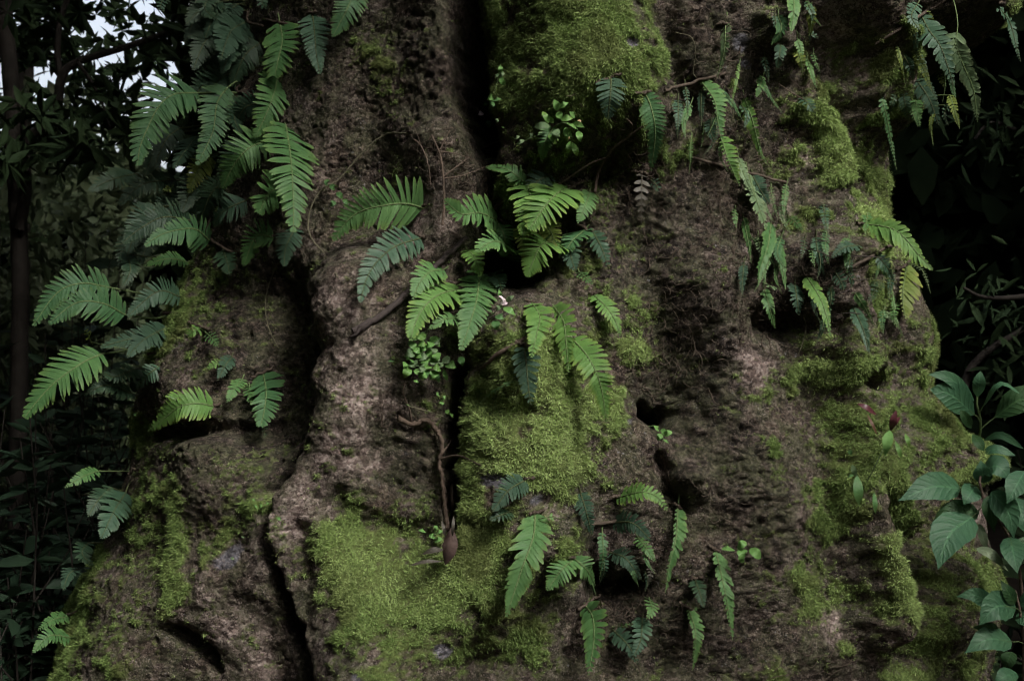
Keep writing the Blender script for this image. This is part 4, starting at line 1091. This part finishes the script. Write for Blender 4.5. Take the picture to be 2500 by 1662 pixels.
def sprig(label, stems, leaves, name='seedling', cat='seedling', smat='stem'):
    bx_, by_ = root_px(*stems[0][0])
    r = empty(name, P(bx_, by_, float(surf(bx_, by_))), label, cat)
    for pts in stems:
        ys = [on(*pts[0], -.004)] + [on(x, y, .03) for x, y in pts[1:]]
        stem(r, pts, ys, .0016, .001, smat, sides=5)
    for L in leaves:
        a, c, w, mt = L[:4]; kd = L[4] if len(L) > 4 else 'round'
        leaf(r, a, c, w, mt, kd, None, on((a[0] + c[0]) / 2, (a[1] + c[1]) / 2, .045 + random.random() * .025), -.008, random.gauss(0, 18), name='petal' if mt == 'petal' else 'leaf')
    return r
sprig('seedling with four round light green leaves on dark bark below the brown lump', [[(1806, 1375), (1808, 1352), (1800, 1340)], [(1806, 1370), (1826, 1350)]],
      [((1790, 1340), (1764, 1336), 26, 'seedling'), ((1800, 1336), (1822, 1322), 20, 'seedling'), ((1808, 1340), (1818, 1360), 26, 'seedling'), ((1832, 1338), (1858, 1362), 24, 'seedling'), ((1808, 1352), (1812, 1374), 16, 'seedling')])
sprig('tiny seedling with small round leaves beside the black hole in the bark', [[(1575, 1043), (1600, 1040), (1622, 1062)], [(1618, 1062), (1620, 1080)]],
      [((1600, 1038), (1608, 1050), 14, 'seedling'), ((1616, 1046), (1624, 1060), 13, 'seedling'), ((1616, 1060), (1604, 1072), 15, 'seedling'), ((1622, 1062), (1640, 1052), 16, 'seedling'), ((1622, 1072), (1632, 1080), 11, 'seedling')])
sprig('small seedling beside the dry brown bract in the slit', [[(1066, 1330), (1062, 1312), (1062, 1290)]],
      [((1040, 1298), (1022, 1292), 12, 'seedling'), ((1062, 1312), (1048, 1304), 13, 'seedling'), ((1064, 1302), (1080, 1294), 13, 'seedling'), ((1062, 1320), (1078, 1312), 16, 'seedling'), ((1060, 1296), (1066, 1282), 12, 'seedling')])
sprig('leafy sprig with bronze buds sticking out of the mossy column', [[(1310, 345), (1340, 320), (1372, 300), (1400, 310)], [(1372, 300), (1365, 262)], [(1385, 305), (1400, 350)], [(1330, 325), (1290, 340), (1262, 352)]],
      [((1364, 268), (1352, 242), 20, 'seedling', 'ovate'), ((1366, 262), (1388, 250), 16, 'seedling', 'ovate'), ((1360, 275), (1374, 292), 18, 'seedling', 'ovate'), ((1370, 290), (1400, 290), 20, 'young', 'ovate'), ((1340, 300), (1325, 272), 16, 'young'),
       ((1352, 300), (1330, 282), 14, 'young'), ((1342, 308), (1304, 310), 18, 'pale'), ((1385, 300), (1412, 318), 18, 'seedling', 'ovate'), ((1400, 300), (1428, 312), 16, 'seedling', 'ovate'), ((1412, 320), (1418, 348), 18, 'seedling', 'ovate'),
       ((1380, 312), (1386, 345), 16, 'seedling', 'ovate'), ((1392, 345), (1386, 376), 16, 'young', 'lance'), ((1398, 348), (1410, 382), 16, 'young', 'lance'), ((1362, 315), (1352, 342), 18, 'pale'), ((1410, 305), (1416, 292), 12, 'bud', 'lance'), ((1388, 330), (1384, 345), 10, 'bud', 'lance'), ((1376, 318), (1398, 335), 20, 'seedling', 'ovate'),
       ((1340, 330), (1358, 352), 14, 'young'), ((1290, 338), (1300, 325), 12, 'pale'), ((1262, 352), (1280, 342), 11, 'pale'), ((1256, 340), (1268, 332), 9, 'pale'), ((1404, 286), (1390, 272), 14, 'seedling', 'ovate')])
sprig('thin upright sprig with few round leaves in front of the dark cleft', [[(1205, 330), (1200, 290), (1204, 240), (1214, 200), (1222, 165)]],
      [((1222, 180), (1222, 160), 12, 'seedling'), ((1218, 186), (1230, 176), 14, 'pale'), ((1220, 190), (1232, 208), 14, 'seedling'), ((1216, 180), (1208, 190), 10, 'pale'), ((1204, 240), (1192, 236), 16, 'seedling'), ((1204, 246), (1222, 240), 16, 'green'), ((1206, 250), (1196, 262), 14, 'green'), ((1190, 252), (1178, 256), 10, 'seedling'),
       ((1180, 276), (1166, 280), 14, 'petal', 'ovate'), ((1200, 268), (1192, 280), 10, 'pale'), ((1196, 295), (1188, 312), 16, 'green'), ((1210, 300), (1216, 290), 9, 'pale'), ((1226, 308), (1230, 312), 7, 'seedling')])
sprig('bushy sprig of small light leaves hanging at the lower end of the stick', [[(1045, 800), (1035, 840), (1020, 880)], [(1035, 835), (1065, 880), (1090, 895)], [(1035, 830), (1000, 870)]],
      [((1030 + random.gauss(0, 24), 860 + random.gauss(0, 34)),) * 1 + (None,) for _ in range(0)] +
      [((x, y), (x + random.uniform(-28, 28), y + random.uniform(-6, 30)), random.uniform(17, 27), random.choice(['seedling', 'young', 'seedling', 'pale']), 'ovate')
       for x, y in [(1010, 815), (1030, 810), (1052, 822), (1062, 828), (1000, 832), (1020, 838), (1042, 840), (1060, 848), (998, 862), (1012, 860), (1036, 862), (1050, 868), (1068, 860), (990, 884), (1006, 882), (1024, 888), (1046, 892), (1062, 884), (1080, 876), (1090, 886), (1016, 900), (1040, 905), (1066, 905), (1072, 895), (1000, 895), (1030, 875), (1015, 822), (1040, 815), (1025, 850), (1056, 836), (1008, 848), (1070, 872), (1052, 880), (1020, 872), (994, 872), (1036, 898), (1076, 900), (1044, 855)]] +
      [((1046, 900), (1036, 928), 14, 'green', 'lance'), ((1064, 905), (1072, 934), 14, 'green', 'lance'), ((1082, 900), (1092, 930), 12, 'seedling', 'lance'), ((1010, 928), (1022, 932), 9, 'seedling'), ((960, 882), (948, 880), 12, 'green')])
sprig('sprig with pale woolly flower head in the middle of the ferns', [[(1185, 775), (1205, 765), (1222, 745), (1230, 735)]],
      [((1224, 745), (1210, 758), 18, 'pale', 'ovate'), ((1230, 750), (1260, 770), 20, 'seedling', 'ovate'), ((1236, 735), (1256, 722), 14, 'pale', 'ovate'), ((1222, 728), (1218, 706), 12, 'seedling', 'ovate'), ((1212, 770), (1232, 778), 22, 'green', 'ovate'), ((1208, 782), (1214, 806), 22, 'green', 'ovate'),
       ((1222, 738), (1232, 728), 15, 'petal', 'round'), ((1226, 742), (1238, 738), 13, 'petal', 'round'), ((1220, 732), (1224, 722), 12, 'petal', 'round'), ((1124, 870), (1130, 895), 18, 'green', 'ovate')])
sprig('thin creeping stem with tiny bright leaves below the bushy sprig', [[(1092, 960), (1080, 975), (1094, 1000), (1104, 1020)], [(994, 990), (1077, 1015), (1120, 1044), (1150, 1066)]],
      [((1072, 966), (1066, 956), 10, 'seedling', 'ovate'), ((1078, 976), (1088, 966), 12, 'seedling', 'ovate'), ((1080, 980), (1076, 990), 12, 'seedling', 'ovate'), ((1090, 1000), (1096, 1012), 11, 'young', 'ovate'), ((1100, 1008), (1108, 1020), 11, 'young', 'ovate'), ((990, 986), (1002, 992), 9, 'seedling')], 'creeper', 'creeper', 'vine')
sprig('plant with crimson young leaves and one green leaf on the right ridge', [[(2112, 1185), (2140, 1130), (2165, 1075), (2172, 1048)], [(2172, 1048), (2150, 1020), (2130, 1000)], [(2172, 1050), (2200, 1050), (2216, 1066)]],
      [((2140, 1012), (2092, 984), 18, 'red', 'lance'), ((2160, 1046), (2142, 1010), 12, 'redbrown', 'lance'), ((2174, 1052), (2188, 1000), 18, 'red', 'lance'), ((2178, 1045), (2198, 1015), 14, 'red', 'lance'), ((2172, 1050), (2160, 1116), 26, 'seedling', 'ovate'), ((2210, 1058), (2222, 1092), 12, 'young', 'lance'), ((2118, 1012), (2142, 1062), 8, 'redbrown', 'lance'), ((2186, 1076), (2202, 1120), 12, 'young', 'lance')], 'red_leaved_plant', 'plant')
sprig('seedling with drooping dull green leaves under the crimson plant', [[(2086, 1150), (2094, 1165)], [(2132, 1190), (2137, 1210)]],
      [((2080, 1134), (2090, 1164), 15, 'pale', 'lance'), ((2086, 1158), (2068, 1164), 12, 'green', 'lance'), ((2092, 1160), (2098, 1234), 26, 'green', 'lance'), ((2134, 1202), (2138, 1254), 15, 'green', 'lance'), ((2072, 1098), (2080, 1112), 12, 'green', 'ovate')])
sprig('speck of small heart leaves on the left root beside the long crack', [[(640, 1242), (634, 1236)]],
      [((622, 1222), (618, 1216), 8, 'seedling'), ((622, 1232), (630, 1240), 9, 'seedling'), ((632, 1238), (640, 1232), 9, 'seedling'), ((646, 1232), (656, 1226), 10, 'seedling'), ((676, 1262), (686, 1268), 10, 'seedling'), ((590, 1308), (596, 1312), 7, 'pale'), ((564, 1360), (572, 1364), 8, 'pale'), ((328, 1008), (332, 1014), 9, 'seedling')])

# ---------------------------------------------------------------- sticks, twigs, vines
def rod(name, label, cat, pts, r0, r1, mat, d=.012, branches=(), sides=7, dmid=None):
    ys = [on(x, y, d if (dmid is None or k in (0, len(pts) - 1)) else dmid) for k, (x, y) in enumerate(pts)]
    p3 = np.array([P(x, y, Y) for (x, y), Y in zip(pts, ys)])
    n = 8 * len(pts); c = crom(p3, n)
    c = c + rng.normal(0, r0 * .18, c.shape)
    v, f = tube(c, np.linspace(r0, r1, n) * (1 + .1 * rng.normal(0, 1, n)), sides)
    o = mesh_np(name, v, f, M[mat], None, None, True, p3[0]); tag(o, label, cat)
    for bp in branches:
        y2 = [on(x, y, d) for x, y in bp]
        b3 = [P(x, y, Y) for (x, y), Y in zip(bp, y2)]
        v, f = tube(crom(b3, 12), np.linspace(r1 * .6, r1 * .3, 12), 5)
        mesh_np('side_twig', v, f, M[mat], o, None, True, b3[0])
    return o
rod('stick', 'dark broken stick slanting down over pale bark', 'stick', [(1140, 580), (1056, 655), (951, 755), (861, 810)], .006, .0085, 'stick', .018, [[(880, 798), (870, 815), (856, 822)]])
rod('stick', 'brown stick end poking out of the bright central clump', 'stick', [(1195, 520), (1230, 492), (1262, 468)], .006, .0055, 'twig', .02)
rod('root', 'rough reddish root curving over the central moss', 'root', [(1285, 822), (1221, 860), (1178, 896), (1135, 907), (1088, 890)], .0045, .0025, 'twig', .008)
rod('root', 'bent grey root looping down into the narrow slit', 'root', [(969, 1018), (1005, 1036), (1041, 1026), (1068, 1054), (1080, 1090), (1074, 1130), (1082, 1180), (1086, 1230), (1094, 1290)], .006, .005, 'twig', .016, [[(1076, 1110), (1092, 1090), (1104, 1070)], [(1076, 1120), (1120, 1112), (1175, 1136)], [(1005, 1036), (1000, 1000), (985, 960), (990, 930)]])
rod('root', 'thin split root hanging straight down inside the slit', 'root', [(1096, 1085), (1100, 1150), (1104, 1210), (1108, 1290)], .003, .004, 'twig', -.06)
rod('twig', 'dead upright forked twig on shaded bark above the arched frond', 'twig', [(1054, 330), (1074, 378), (1082, 432), (1084, 504), (1080, 550)], .0022, .0032, 'twig', .03,
    [[(1082, 436), (1128, 429), (1190, 405)], [(1084, 430), (1130, 396), (1178, 362), (1230, 340)], [(1074, 365), (1085, 345), (1098, 318)], [(1070, 370), (1110, 375), (1150, 388)]])
rod('twig', 'slim drooping twig left of the dead forked twig', 'twig', [(1010, 340), (1027, 356), (1044, 396), (1052, 458)], .002, .0014, 'twig', .025, [[(1027, 352), (1050, 340), (1062, 330)], [(1026, 350), (1012, 310), (1008, 300)], [(1024, 352), (1008, 368)], [(998, 331), (1077, 317), (1128, 308)]])
rod('vine', 'thin pale vine looping over bare bark left of the arched frond', 'vine', [(994, 326), (944, 328), (890, 368), (825, 440), (793, 456), (762, 500), (752, 550), (762, 585), (793, 622), (825, 678)], .0026, .0016, 'vine', .022)
vt = [o for o in bpy.data.objects if o.name.startswith('vine')][-1]
for a, c in [((800, 450), (796, 438)), ((806, 452), (818, 462)), ((822, 470), (838, 484)), ((818, 492), (806, 502)), ((850, 498), (838, 486))]:
    leaf(vt, a, c, 14, 'green', 'round', None, on(a[0], a[1], .03), 0, random.gauss(0, 15))
rod('twig', 'branching dead twig under the mossy column edge', 'twig', [(1570, 308), (1530, 338), (1492, 368), (1462, 420), (1452, 470)], .0024, .004, 'twig', .03, [[(1530, 338), (1545, 310), (1530, 290)], [(1480, 385), (1440, 400), (1380, 440), (1330, 470)]])
rod('twig', 'long straight thin twig crossing the left shoulder bark', 'twig', [(678, 640), (655, 700), (648, 750), (656, 800), (680, 850)], .0012, .0011, 'vine', .012, [[(570, 755), (620, 768), (648, 785)], [(660, 790), (690, 795), (710, 792)]])
rod('twig', 'hair-thin pale runner curling over mossy bark below the blue-grey tangle', 'twig', [(1962, 775), (1968, 800), (1955, 850), (1940, 880), (1925, 900)], .0012, .0009, 'vine', .015)
rod('twig', 'thin bare runner hanging on rough dark bark below the pale frond', 'twig', [(1650, 80), (1688, 92), (1698, 130), (1692, 175), (1700, 190)], .0012, .0009, 'vine', .012)
rod('twig', 'crooked thin twig reaching over the right face toward the moss ridge', 'twig', [(1900, 205), (1935, 228), (1965, 245), (1990, 262)], .0018, .0012, 'twig', .02, [[(1840, 268), (1880, 270), (1920, 290)]])
for k, (a, b_) in enumerate([((2060, 625), (2200, 640)), ((2080, 660), (2210, 645)), ((2040, 700), (2150, 680)), ((2000, 745), (2100, 700)), ((2030, 770), (2120, 770)), ((1960, 600), (2040, 590)), ((1970, 610), (2030, 630))]):
    rod('fern_stalk', 'thin bare dark fern stalk in the blue-grey tangle', 'stalk', [a, ((a[0] + b_[0]) / 2, (a[1] + b_[1]) / 2 - 6), b_], .0013, .001, 'stick', .02, dmid=.05)['group'] = 'bare fern stalks on the right bulge'
# dry bract standing in the slit
def bract():
    pts = [(1098, 1290), (1094, 1320), (1092, 1350), (1086, 1378)]
    y = min(on(1060, 1340, .02), on(1150, 1350, .03), on(1092, 1390, .03))
    o = leaf(None, (1102, 1288), (1086, 1380), 40, 'bractleaf', 'lance', (1096, 1335), y, -.01, 12, name='dry_bract', cup=-.45)
    tag(o, 'brown papery bract at the foot of the narrow slit', 'bract')
    for (a, b2, w) in [((1084, 1340), (1030, 1352), 18), ((1088, 1310), (1078, 1270), 10), ((1104, 1310), (1108, 1258), 9), ((1080, 1370), (1000, 1380), 12)]:
        leaf(o, a, b2, w, 'dead', 'lance', None, y - .01, .0, 20, name='flake')
bract()
# ================================================================== THE FOREST ROUND IT
def leafcloud(C, size, asp=.38, droop=.35, up=.5, dirs=None, jit=.3):
    """one folded four-sided leaf per centre"""
    n = len(C)
    d = norm(rng.normal(0, 1, (n, 3)) + np.array([0, 0, -droop])) if dirs is None else norm(dirs)
    nr_ = rng.normal(0, .7, (n, 3)) + np.array([0, 0, up]); s_ = norm(np.cross(d, nr_)); u_ = np.cross(s_, d)
    L = (size * (1 + jit * rng.normal(0, 1, n)).clip(.4, 1.8))[:, None]
    V = np.empty((n, 6, 3))
    V[:, 0] = C; V[:, 1] = C + d * L * .35 + s_ * L * asp * .5 + u_ * L * .03; V[:, 2] = C + d * L * .70 + s_ * L * asp * .38
    V[:, 3] = C + d * L - u_ * L * .08; V[:, 4] = C + d * L * .70 - s_ * L * asp * .38; V[:, 5] = C + d * L * .35 - s_ * L * asp * .5 + u_ * L * .03
    q = np.arange(n)[:, None] * 6
    F = np.concatenate([q + np.array([[0, 1, 2, 3]]), q + np.array([[0, 3, 4, 5]])], 0)
    return V.reshape(-1, 3), F
def cloud(name, C, size, mat, parent=None, **k):
    V, F = leafcloud(np.asarray(C), size, **k)
    return mesh_np(name, V, F, M[mat], parent, {'u': np.full(len(V), .3)}, True)

gV = np.array([(-150, -150, 0), (150, -150, 0), (150, 150, 0), (-150, 150, 0)], float)
tag(mesh_np('ground', gV, np.array([[0, 1, 2, 3]]), M['soil']), kind='structure')

# slim dark trees at the left, in front of the bright gaps
def slim_tree(label, pts, Y, r0, r1, branches, whorls, n_loose=0, box=None):
    p3 = [P(x, y, Y) for x, y in pts]
    r = empty('slim_tree', (p3[-1][0], Y, 0), label, 'tree')
    n = 7 * len(pts)
    c = crom(p3 + [np.array([p3[-1][0], Y, -.05])], n)
    v, f = tube(c + rng.normal(0, r0 * .05, c.shape), np.linspace(r0, r1, n), 8)
    tr = mesh_np('trunk', v, f, M['bgbark'], r)
    for bp, yb, a, b2 in branches:
        b3 = [P(x, y, yb) for x, y in bp]
        v, f = tube(crom(b3, 6 * len(bp)), np.linspace(a, b2, 6 * len(bp)), 6)
        mesh_np('branch', v, f, M['bgbark'], r)
    C, D = [], []
    for x, y, yy, L, k in whorls:
        o = P(x, y, yy); ax_ = norm(rng.normal(0, 1, 3) + np.array([0, -.3, .4]))
        a1 = norm(np.cross(ax_, [.3, .5, .8])); a2 = np.cross(ax_, a1)
        for j in range(k):
            t = 2 * math.pi * j / k + rng.normal(0, .15)
            C.append(o); D.append(math.cos(t) * a1 + math.sin(t) * a2 + ax_ * rng.uniform(-.1, .5))
    V, F = leafcloud(np.array(C), .115, asp=.30, dirs=np.array(D), jit=.22)
    mesh_np('crown', V, F, M['crown'], r, {'u': np.full(len(V), .3)}, True)
    return r
W1 = []
for _ in range(225):
    x, y = rng.uniform(-150, 600) if rng.random() < .6 else rng.uniform(180, 560), rng.uniform(-260, 360)
    if 25 < x < 150 and 20 < y < 130 and rng.random() < .5: continue
    if y > 170 + .25 * x and rng.random() < .45: continue
    W1.append((x, y, rng.uniform(2.2, 5.), float(rng.uniform(.1, .16)), int(rng.integers(6, 10))))
for _ in range(50):
    W1.append((rng.uniform(-60, 330), rng.uniform(240, 420), rng.uniform(2.0, 3.2), .16, int(rng.integers(5, 9))))
for _ in range(110):
    W1.append((rng.uniform(-20, 190), rng.uniform(-30, 150), rng.uniform(3.6, 6.), .1, int(rng.integers(5, 9))))
for _ in range(150):
    W1.append((rng.uniform(420, 660), rng.uniform(-120, 430), rng.uniform(1.6, 4.), .14, int(rng.integers(6, 10))))
slim_tree('slim dark tree with whorled leaves and a crooked branch, left of the trunk', [(-10, -500), (8, 0), (20, 120), (30, 260), (34, 400), (46, 560), (50, 800), (44, 1050), (40, 1700)], 3.0, .035, .045,
          [([(46, 560), (62, 470), (62, 400), (76, 335), (135, 275), (150, 190), (190, 152), (330, 108), (460, 60)], 2.95, .030, .014), ([(150, 195), (140, 130), (150, 40), (190, -60)], 2.95, .016, .012), ([(76, 335), (60, 300), (60, 250)], 2.95, .012, .006), ([(190, 152), (240, 230), (270, 320)], 2.9, .010, .005)], W1)
W2 = [(rng.uniform(-80, 300), rng.uniform(-300, 40), rng.uniform(5.5, 7.5), .2, 8) for _ in range(60)]
slim_tree('grey-barked straight tree standing farther back against the bright gap', [(92, -500), (78, -60), (70, 60), (62, 140), (58, 250), (52, 500), (50, 1200)], 6.0, .055, .065, [([(70, 60), (110, 10), (170, -80)], 6.0, .02, .012)], W2)

# wall of far leaves round the clearing, lower where the sky shows
def wall(n, a0, a1, r0, r1, h0, h1, size, dens=1.):
    a = rng.uniform(a0, a1, n); r = rng.uniform(r0, r1, n); z = rng.uniform(h0, h1, n)
    return np.stack([r * np.sin(a), r * np.cos(a) - 1., z], 1)     # a = 0 looks along +y
Cs = []
Cs.append(wall(62000, R(0), R(150), 8.0, 12.5, -.2, 9., .3))                 # right and far right
Cs.append(wall(12000, R(-60), R(-8), 9.5, 13, -.2, 3.0, .3))
Cs.append(wall(9000, R(-62), R(-33), 9.5, 12.5, 2.5, 7.5, .3)); Cs.append(wall(4000, R(-15), R(0), 9.5, 12.5, 2.5, 7.5, .3))                # left, low: the gap above it
Cs.append(wall(26000, R(-130), R(-50), 6, 10, -.2, 8., .3))                   # far left
Cs.append(wall(12000, R(150), R(235), 9, 12, -.2, 4.5, .3))                   # behind the viewer
Cs.append(wall(9000, R(6), R(32), 8.5, 11, 1.0, 5.5, .3))
tag(cloud('forest_foliage', np.vstack(Cs), .34, 'crown', None, asp=.5), 'dense dark forest foliage closing in all round the old tree', 'foliage', kind='stuff')
# a paler thicket lit from the gap at the far left
c = wall(9000, R(-40), R(-20), 6.3, 8.6, 0, 3.0, .2)
tag(cloud('thicket', c, .11, 'far', None, asp=.4), 'pale far thicket glimmering behind the slim dark trees', 'thicket', kind='stuff')

# canopy overhead: crowns of neighbouring trees
def canopy(label, cx, cy, cz, rx, ry, rz, n, size, th):
    r = empty('canopy_tree', (cx + th[0], cy + th[1], 0), label, 'tree', 'trees that roof the clearing')
    c3 = [np.array([cx + th[0], cy + th[1], -.1]), np.array([cx + th[0] * .8, cy + th[1] * .9, cz * .5]), np.array([cx, cy, cz])]
    v, f = tube(crom(c3, 20) + rng.normal(0, .01, (20, 3)), np.linspace(.20, .08, 20), 9)
    mesh_np('trunk', v, f, M['bgbark'], r)
    d = norm(rng.normal(0, 1, (n, 3))) * (rng.random((n, 1)) ** .45)
    C = d * np.array([rx, ry, rz]) + np.array([cx, cy, cz])
    V, F = leafcloud(C, size, asp=.45)
    mesh_np('crown', V, F, M['crown'], r, {'u': np.full(len(V), .3)}, True)
    return r
canopy('tree whose crown roofs the left of the clearing', -4.4, .6, 5.6, 3.8, 4.4, 1.4, 15000, .30, (-1.5, 4.5))
canopy('tree whose crown roofs the ground behind the old trunk', 1.6, 6.0, 6.8, 5.0, 3.8, 1.3, 9000, .32, (3.2, 2.2))
canopy('tree whose crown hangs over the front left of the clearing', -4.2, -4.2, 5.2, 3.6, 3.4, 1.6, 12000, .30, (-3.4, -1.5))
canopy('tree whose crown roofs the far right of the clearing', 5.2, 1.6, 5.4, 2.7, 3.0, 1.4, 16000, .30, (2.6, 2.8))
canopy('tree whose crown hangs over the ground facing the old trunk', -.6, -6.8, 5.0, 3.2, 2.4, 1.8, 9000, .30, (-1.5, -2.5))
canopy('tree whose crown leans in from the right of the old trunk', 6.4, -1.4, 5.4, 2.2, 2.0, 1.5, 8000, .30, (2., .5))

# undergrowth at the lower left
def undershrub(label, px, py, Y, hgt, n, spread, size, mat='under', asp=.3, group='dark shrubs of the left undergrowth'):
    b0 = P(px, py, Y); r = empty('undergrowth_shrub', (b0[0], Y, 0), label, 'shrub', group)
    st, C, D = Bag(), [], []
    for k in range(max(2, n // 14)):
        top = b0 + np.array([rng.normal(0, spread * .8), rng.normal(0, spread * .5), rng.normal(0, hgt * .12)])
        foot = np.array([b0[0] + rng.normal(0, .06), Y + rng.normal(0, .05), -.02])
        m_ = (top + foot) / 2 + rng.normal(0, .06, 3)
        l_ = crom([foot, m_, top], 12); v, f = tube(l_, np.linspace(.006, .002, 12), 5); st.add(v, f)
        for j in range(14):
            t = rng.uniform(.35, 1); C.append(l_[min(11, int(t * 11))]); a = rng.uniform(0, 6.28)
            D.append([math.cos(a), math.sin(a) * .9, rng.uniform(-.35, .6)])
    st.build('stems', M['bgbark'], r)
    V, F = leafcloud(np.array(C), size, asp=asp, dirs=np.array(D), jit=.25, up=1.)
    mesh_np('foliage', V, F, M[mat], r, {'u': np.full(len(V), .3)}, True)
RS = [(2560, 1560, 1.0, 84, .2, .12), (2500, 1450, 1.6, 84, .25, .13), (2600, 1300, 1.4, 84, .25, .13), (2450, 1620, 1.3, 84, .2, .12), (2560, 1120, 2.2, 84, .3, .14)]
for px, py, Y, n, sp, sz in RS:
    undershrub('dark leafy shrub in the shade right of the old trunk', px, py, Y, .6, n, sp, sz, 'crown', .4, 'dark shrubs of the right undergrowth')
for k, (px, py, Y, n, sp, sz) in enumerate([(30, 980, .9, 56, .12, .10), (110, 1180, .8, 84, .16, .10), (30, 1290, .6, 84, .16, .11), (190, 1260, .9, 70, .14, .10), (90, 1420, .6, 84, .15, .10), (20, 1520, .5, 70, .14, .11), (140, 1560, .7, 56, .12, .09), (60, 1650, .45, 70, .14, .10), (250, 1100, 1.2, 56, .16, .10), (60, 1100, 1.6, 70, .2, .12)]):
    undershrub('dark lance-leaved shrub in the undergrowth left of the old trunk', px, py, Y, .6, n, sp, sz)
for k, (px, py, Y, n, sp) in enumerate([(120, 760, 3.2, 140, .5), (230, 640, 3.8, 140, .6), (-20, 700, 4.4, 140, .6), (180, 980, 2.6, 140, .4), (330, 900, 3.0, 120, .4), (60, 1150, 2.2, 140, .5), (250, 1250, 1.8, 120, .4)]):
    undershrub('broad-leaved shrub in the gloom round the slim dark trees', px, py, Y, .8, n, sp, .15, 'under', .36, 'gloomy shrubs round the slim trees')
# bare and leafy branches in the dark at the right
def bough(label, pts, Y, r0, n, size):
    b3 = [P(x, y, Y) for x, y in pts]
    v, f = tube(crom(b3, 24), np.linspace(r0, r0 * .4, 24), 6)
    o = mesh_np('branch', v, f, M['bgbark'], None, None, True, b3[0]); tag(o, label, 'branch')
    l_ = crom(b3, 24); C = l_[rng.integers(4, 24, n)] + rng.normal(0, .07, (n, 3))
    V, F = leafcloud(C, size, asp=.25)
    mesh_np('foliage', V, F, M['crown'], o, {'u': np.full(len(V), .3)}, True, b3[0])
bough('bare arched branch in the dark right of the trunk', [(2560, 720), (2440, 728), (2390, 722), (2352, 702)], 1.5, .014, 60, .07)
bough('leaning branch in the dark above the right hand shrubs', [(2350, 960), (2370, 900), (2420, 850), (2480, 815), (2560, 760)], 1.9, .02, 90, .08)
bough('leafy branch in the dark below the overhanging burl', [(2600, 420), (2500, 330), (2420, 300), (2380, 340)], 2.2, .015, 160, .09)

# unseen bough added above the picture to shade the upper trunk and left side
bl = crom([(.25, .2, 3.9), (.35, -.5, 3.75), (.55, -1.1, 3.6), (.8, -1.7, 3.4)], 24)
v, f = tube(bl, np.linspace(.09, .02, 24), 8)
bo = mesh_np('bough', v, f, M['bgbark'], tree)
b2 = crom([bl[8], (.1, -1.0, 4.1), (-.1, -1.6, 4.5), (-.2, -2.2, 4.7)], 16)
v, f = tube(b2, np.linspace(.04, .015, 16), 7); mesh_np('shade_branch', v, f, M['bgbark'], bo)
C = np.vstack([bl[rng.integers(14, 24, 60)] + rng.normal(0, 1, (60, 3)) * np.array([.62, .40, .18]),
               b2[rng.integers(4, 16, 2400)] + rng.normal(0, 1, (2400, 3)) * np.array([.75, .55, .25])])
V, F = leafcloud(C, .13, asp=.4)
mesh_np('foliage', V, F, M['crown'], bo, {'u': np.full(len(V), .3)}, True)
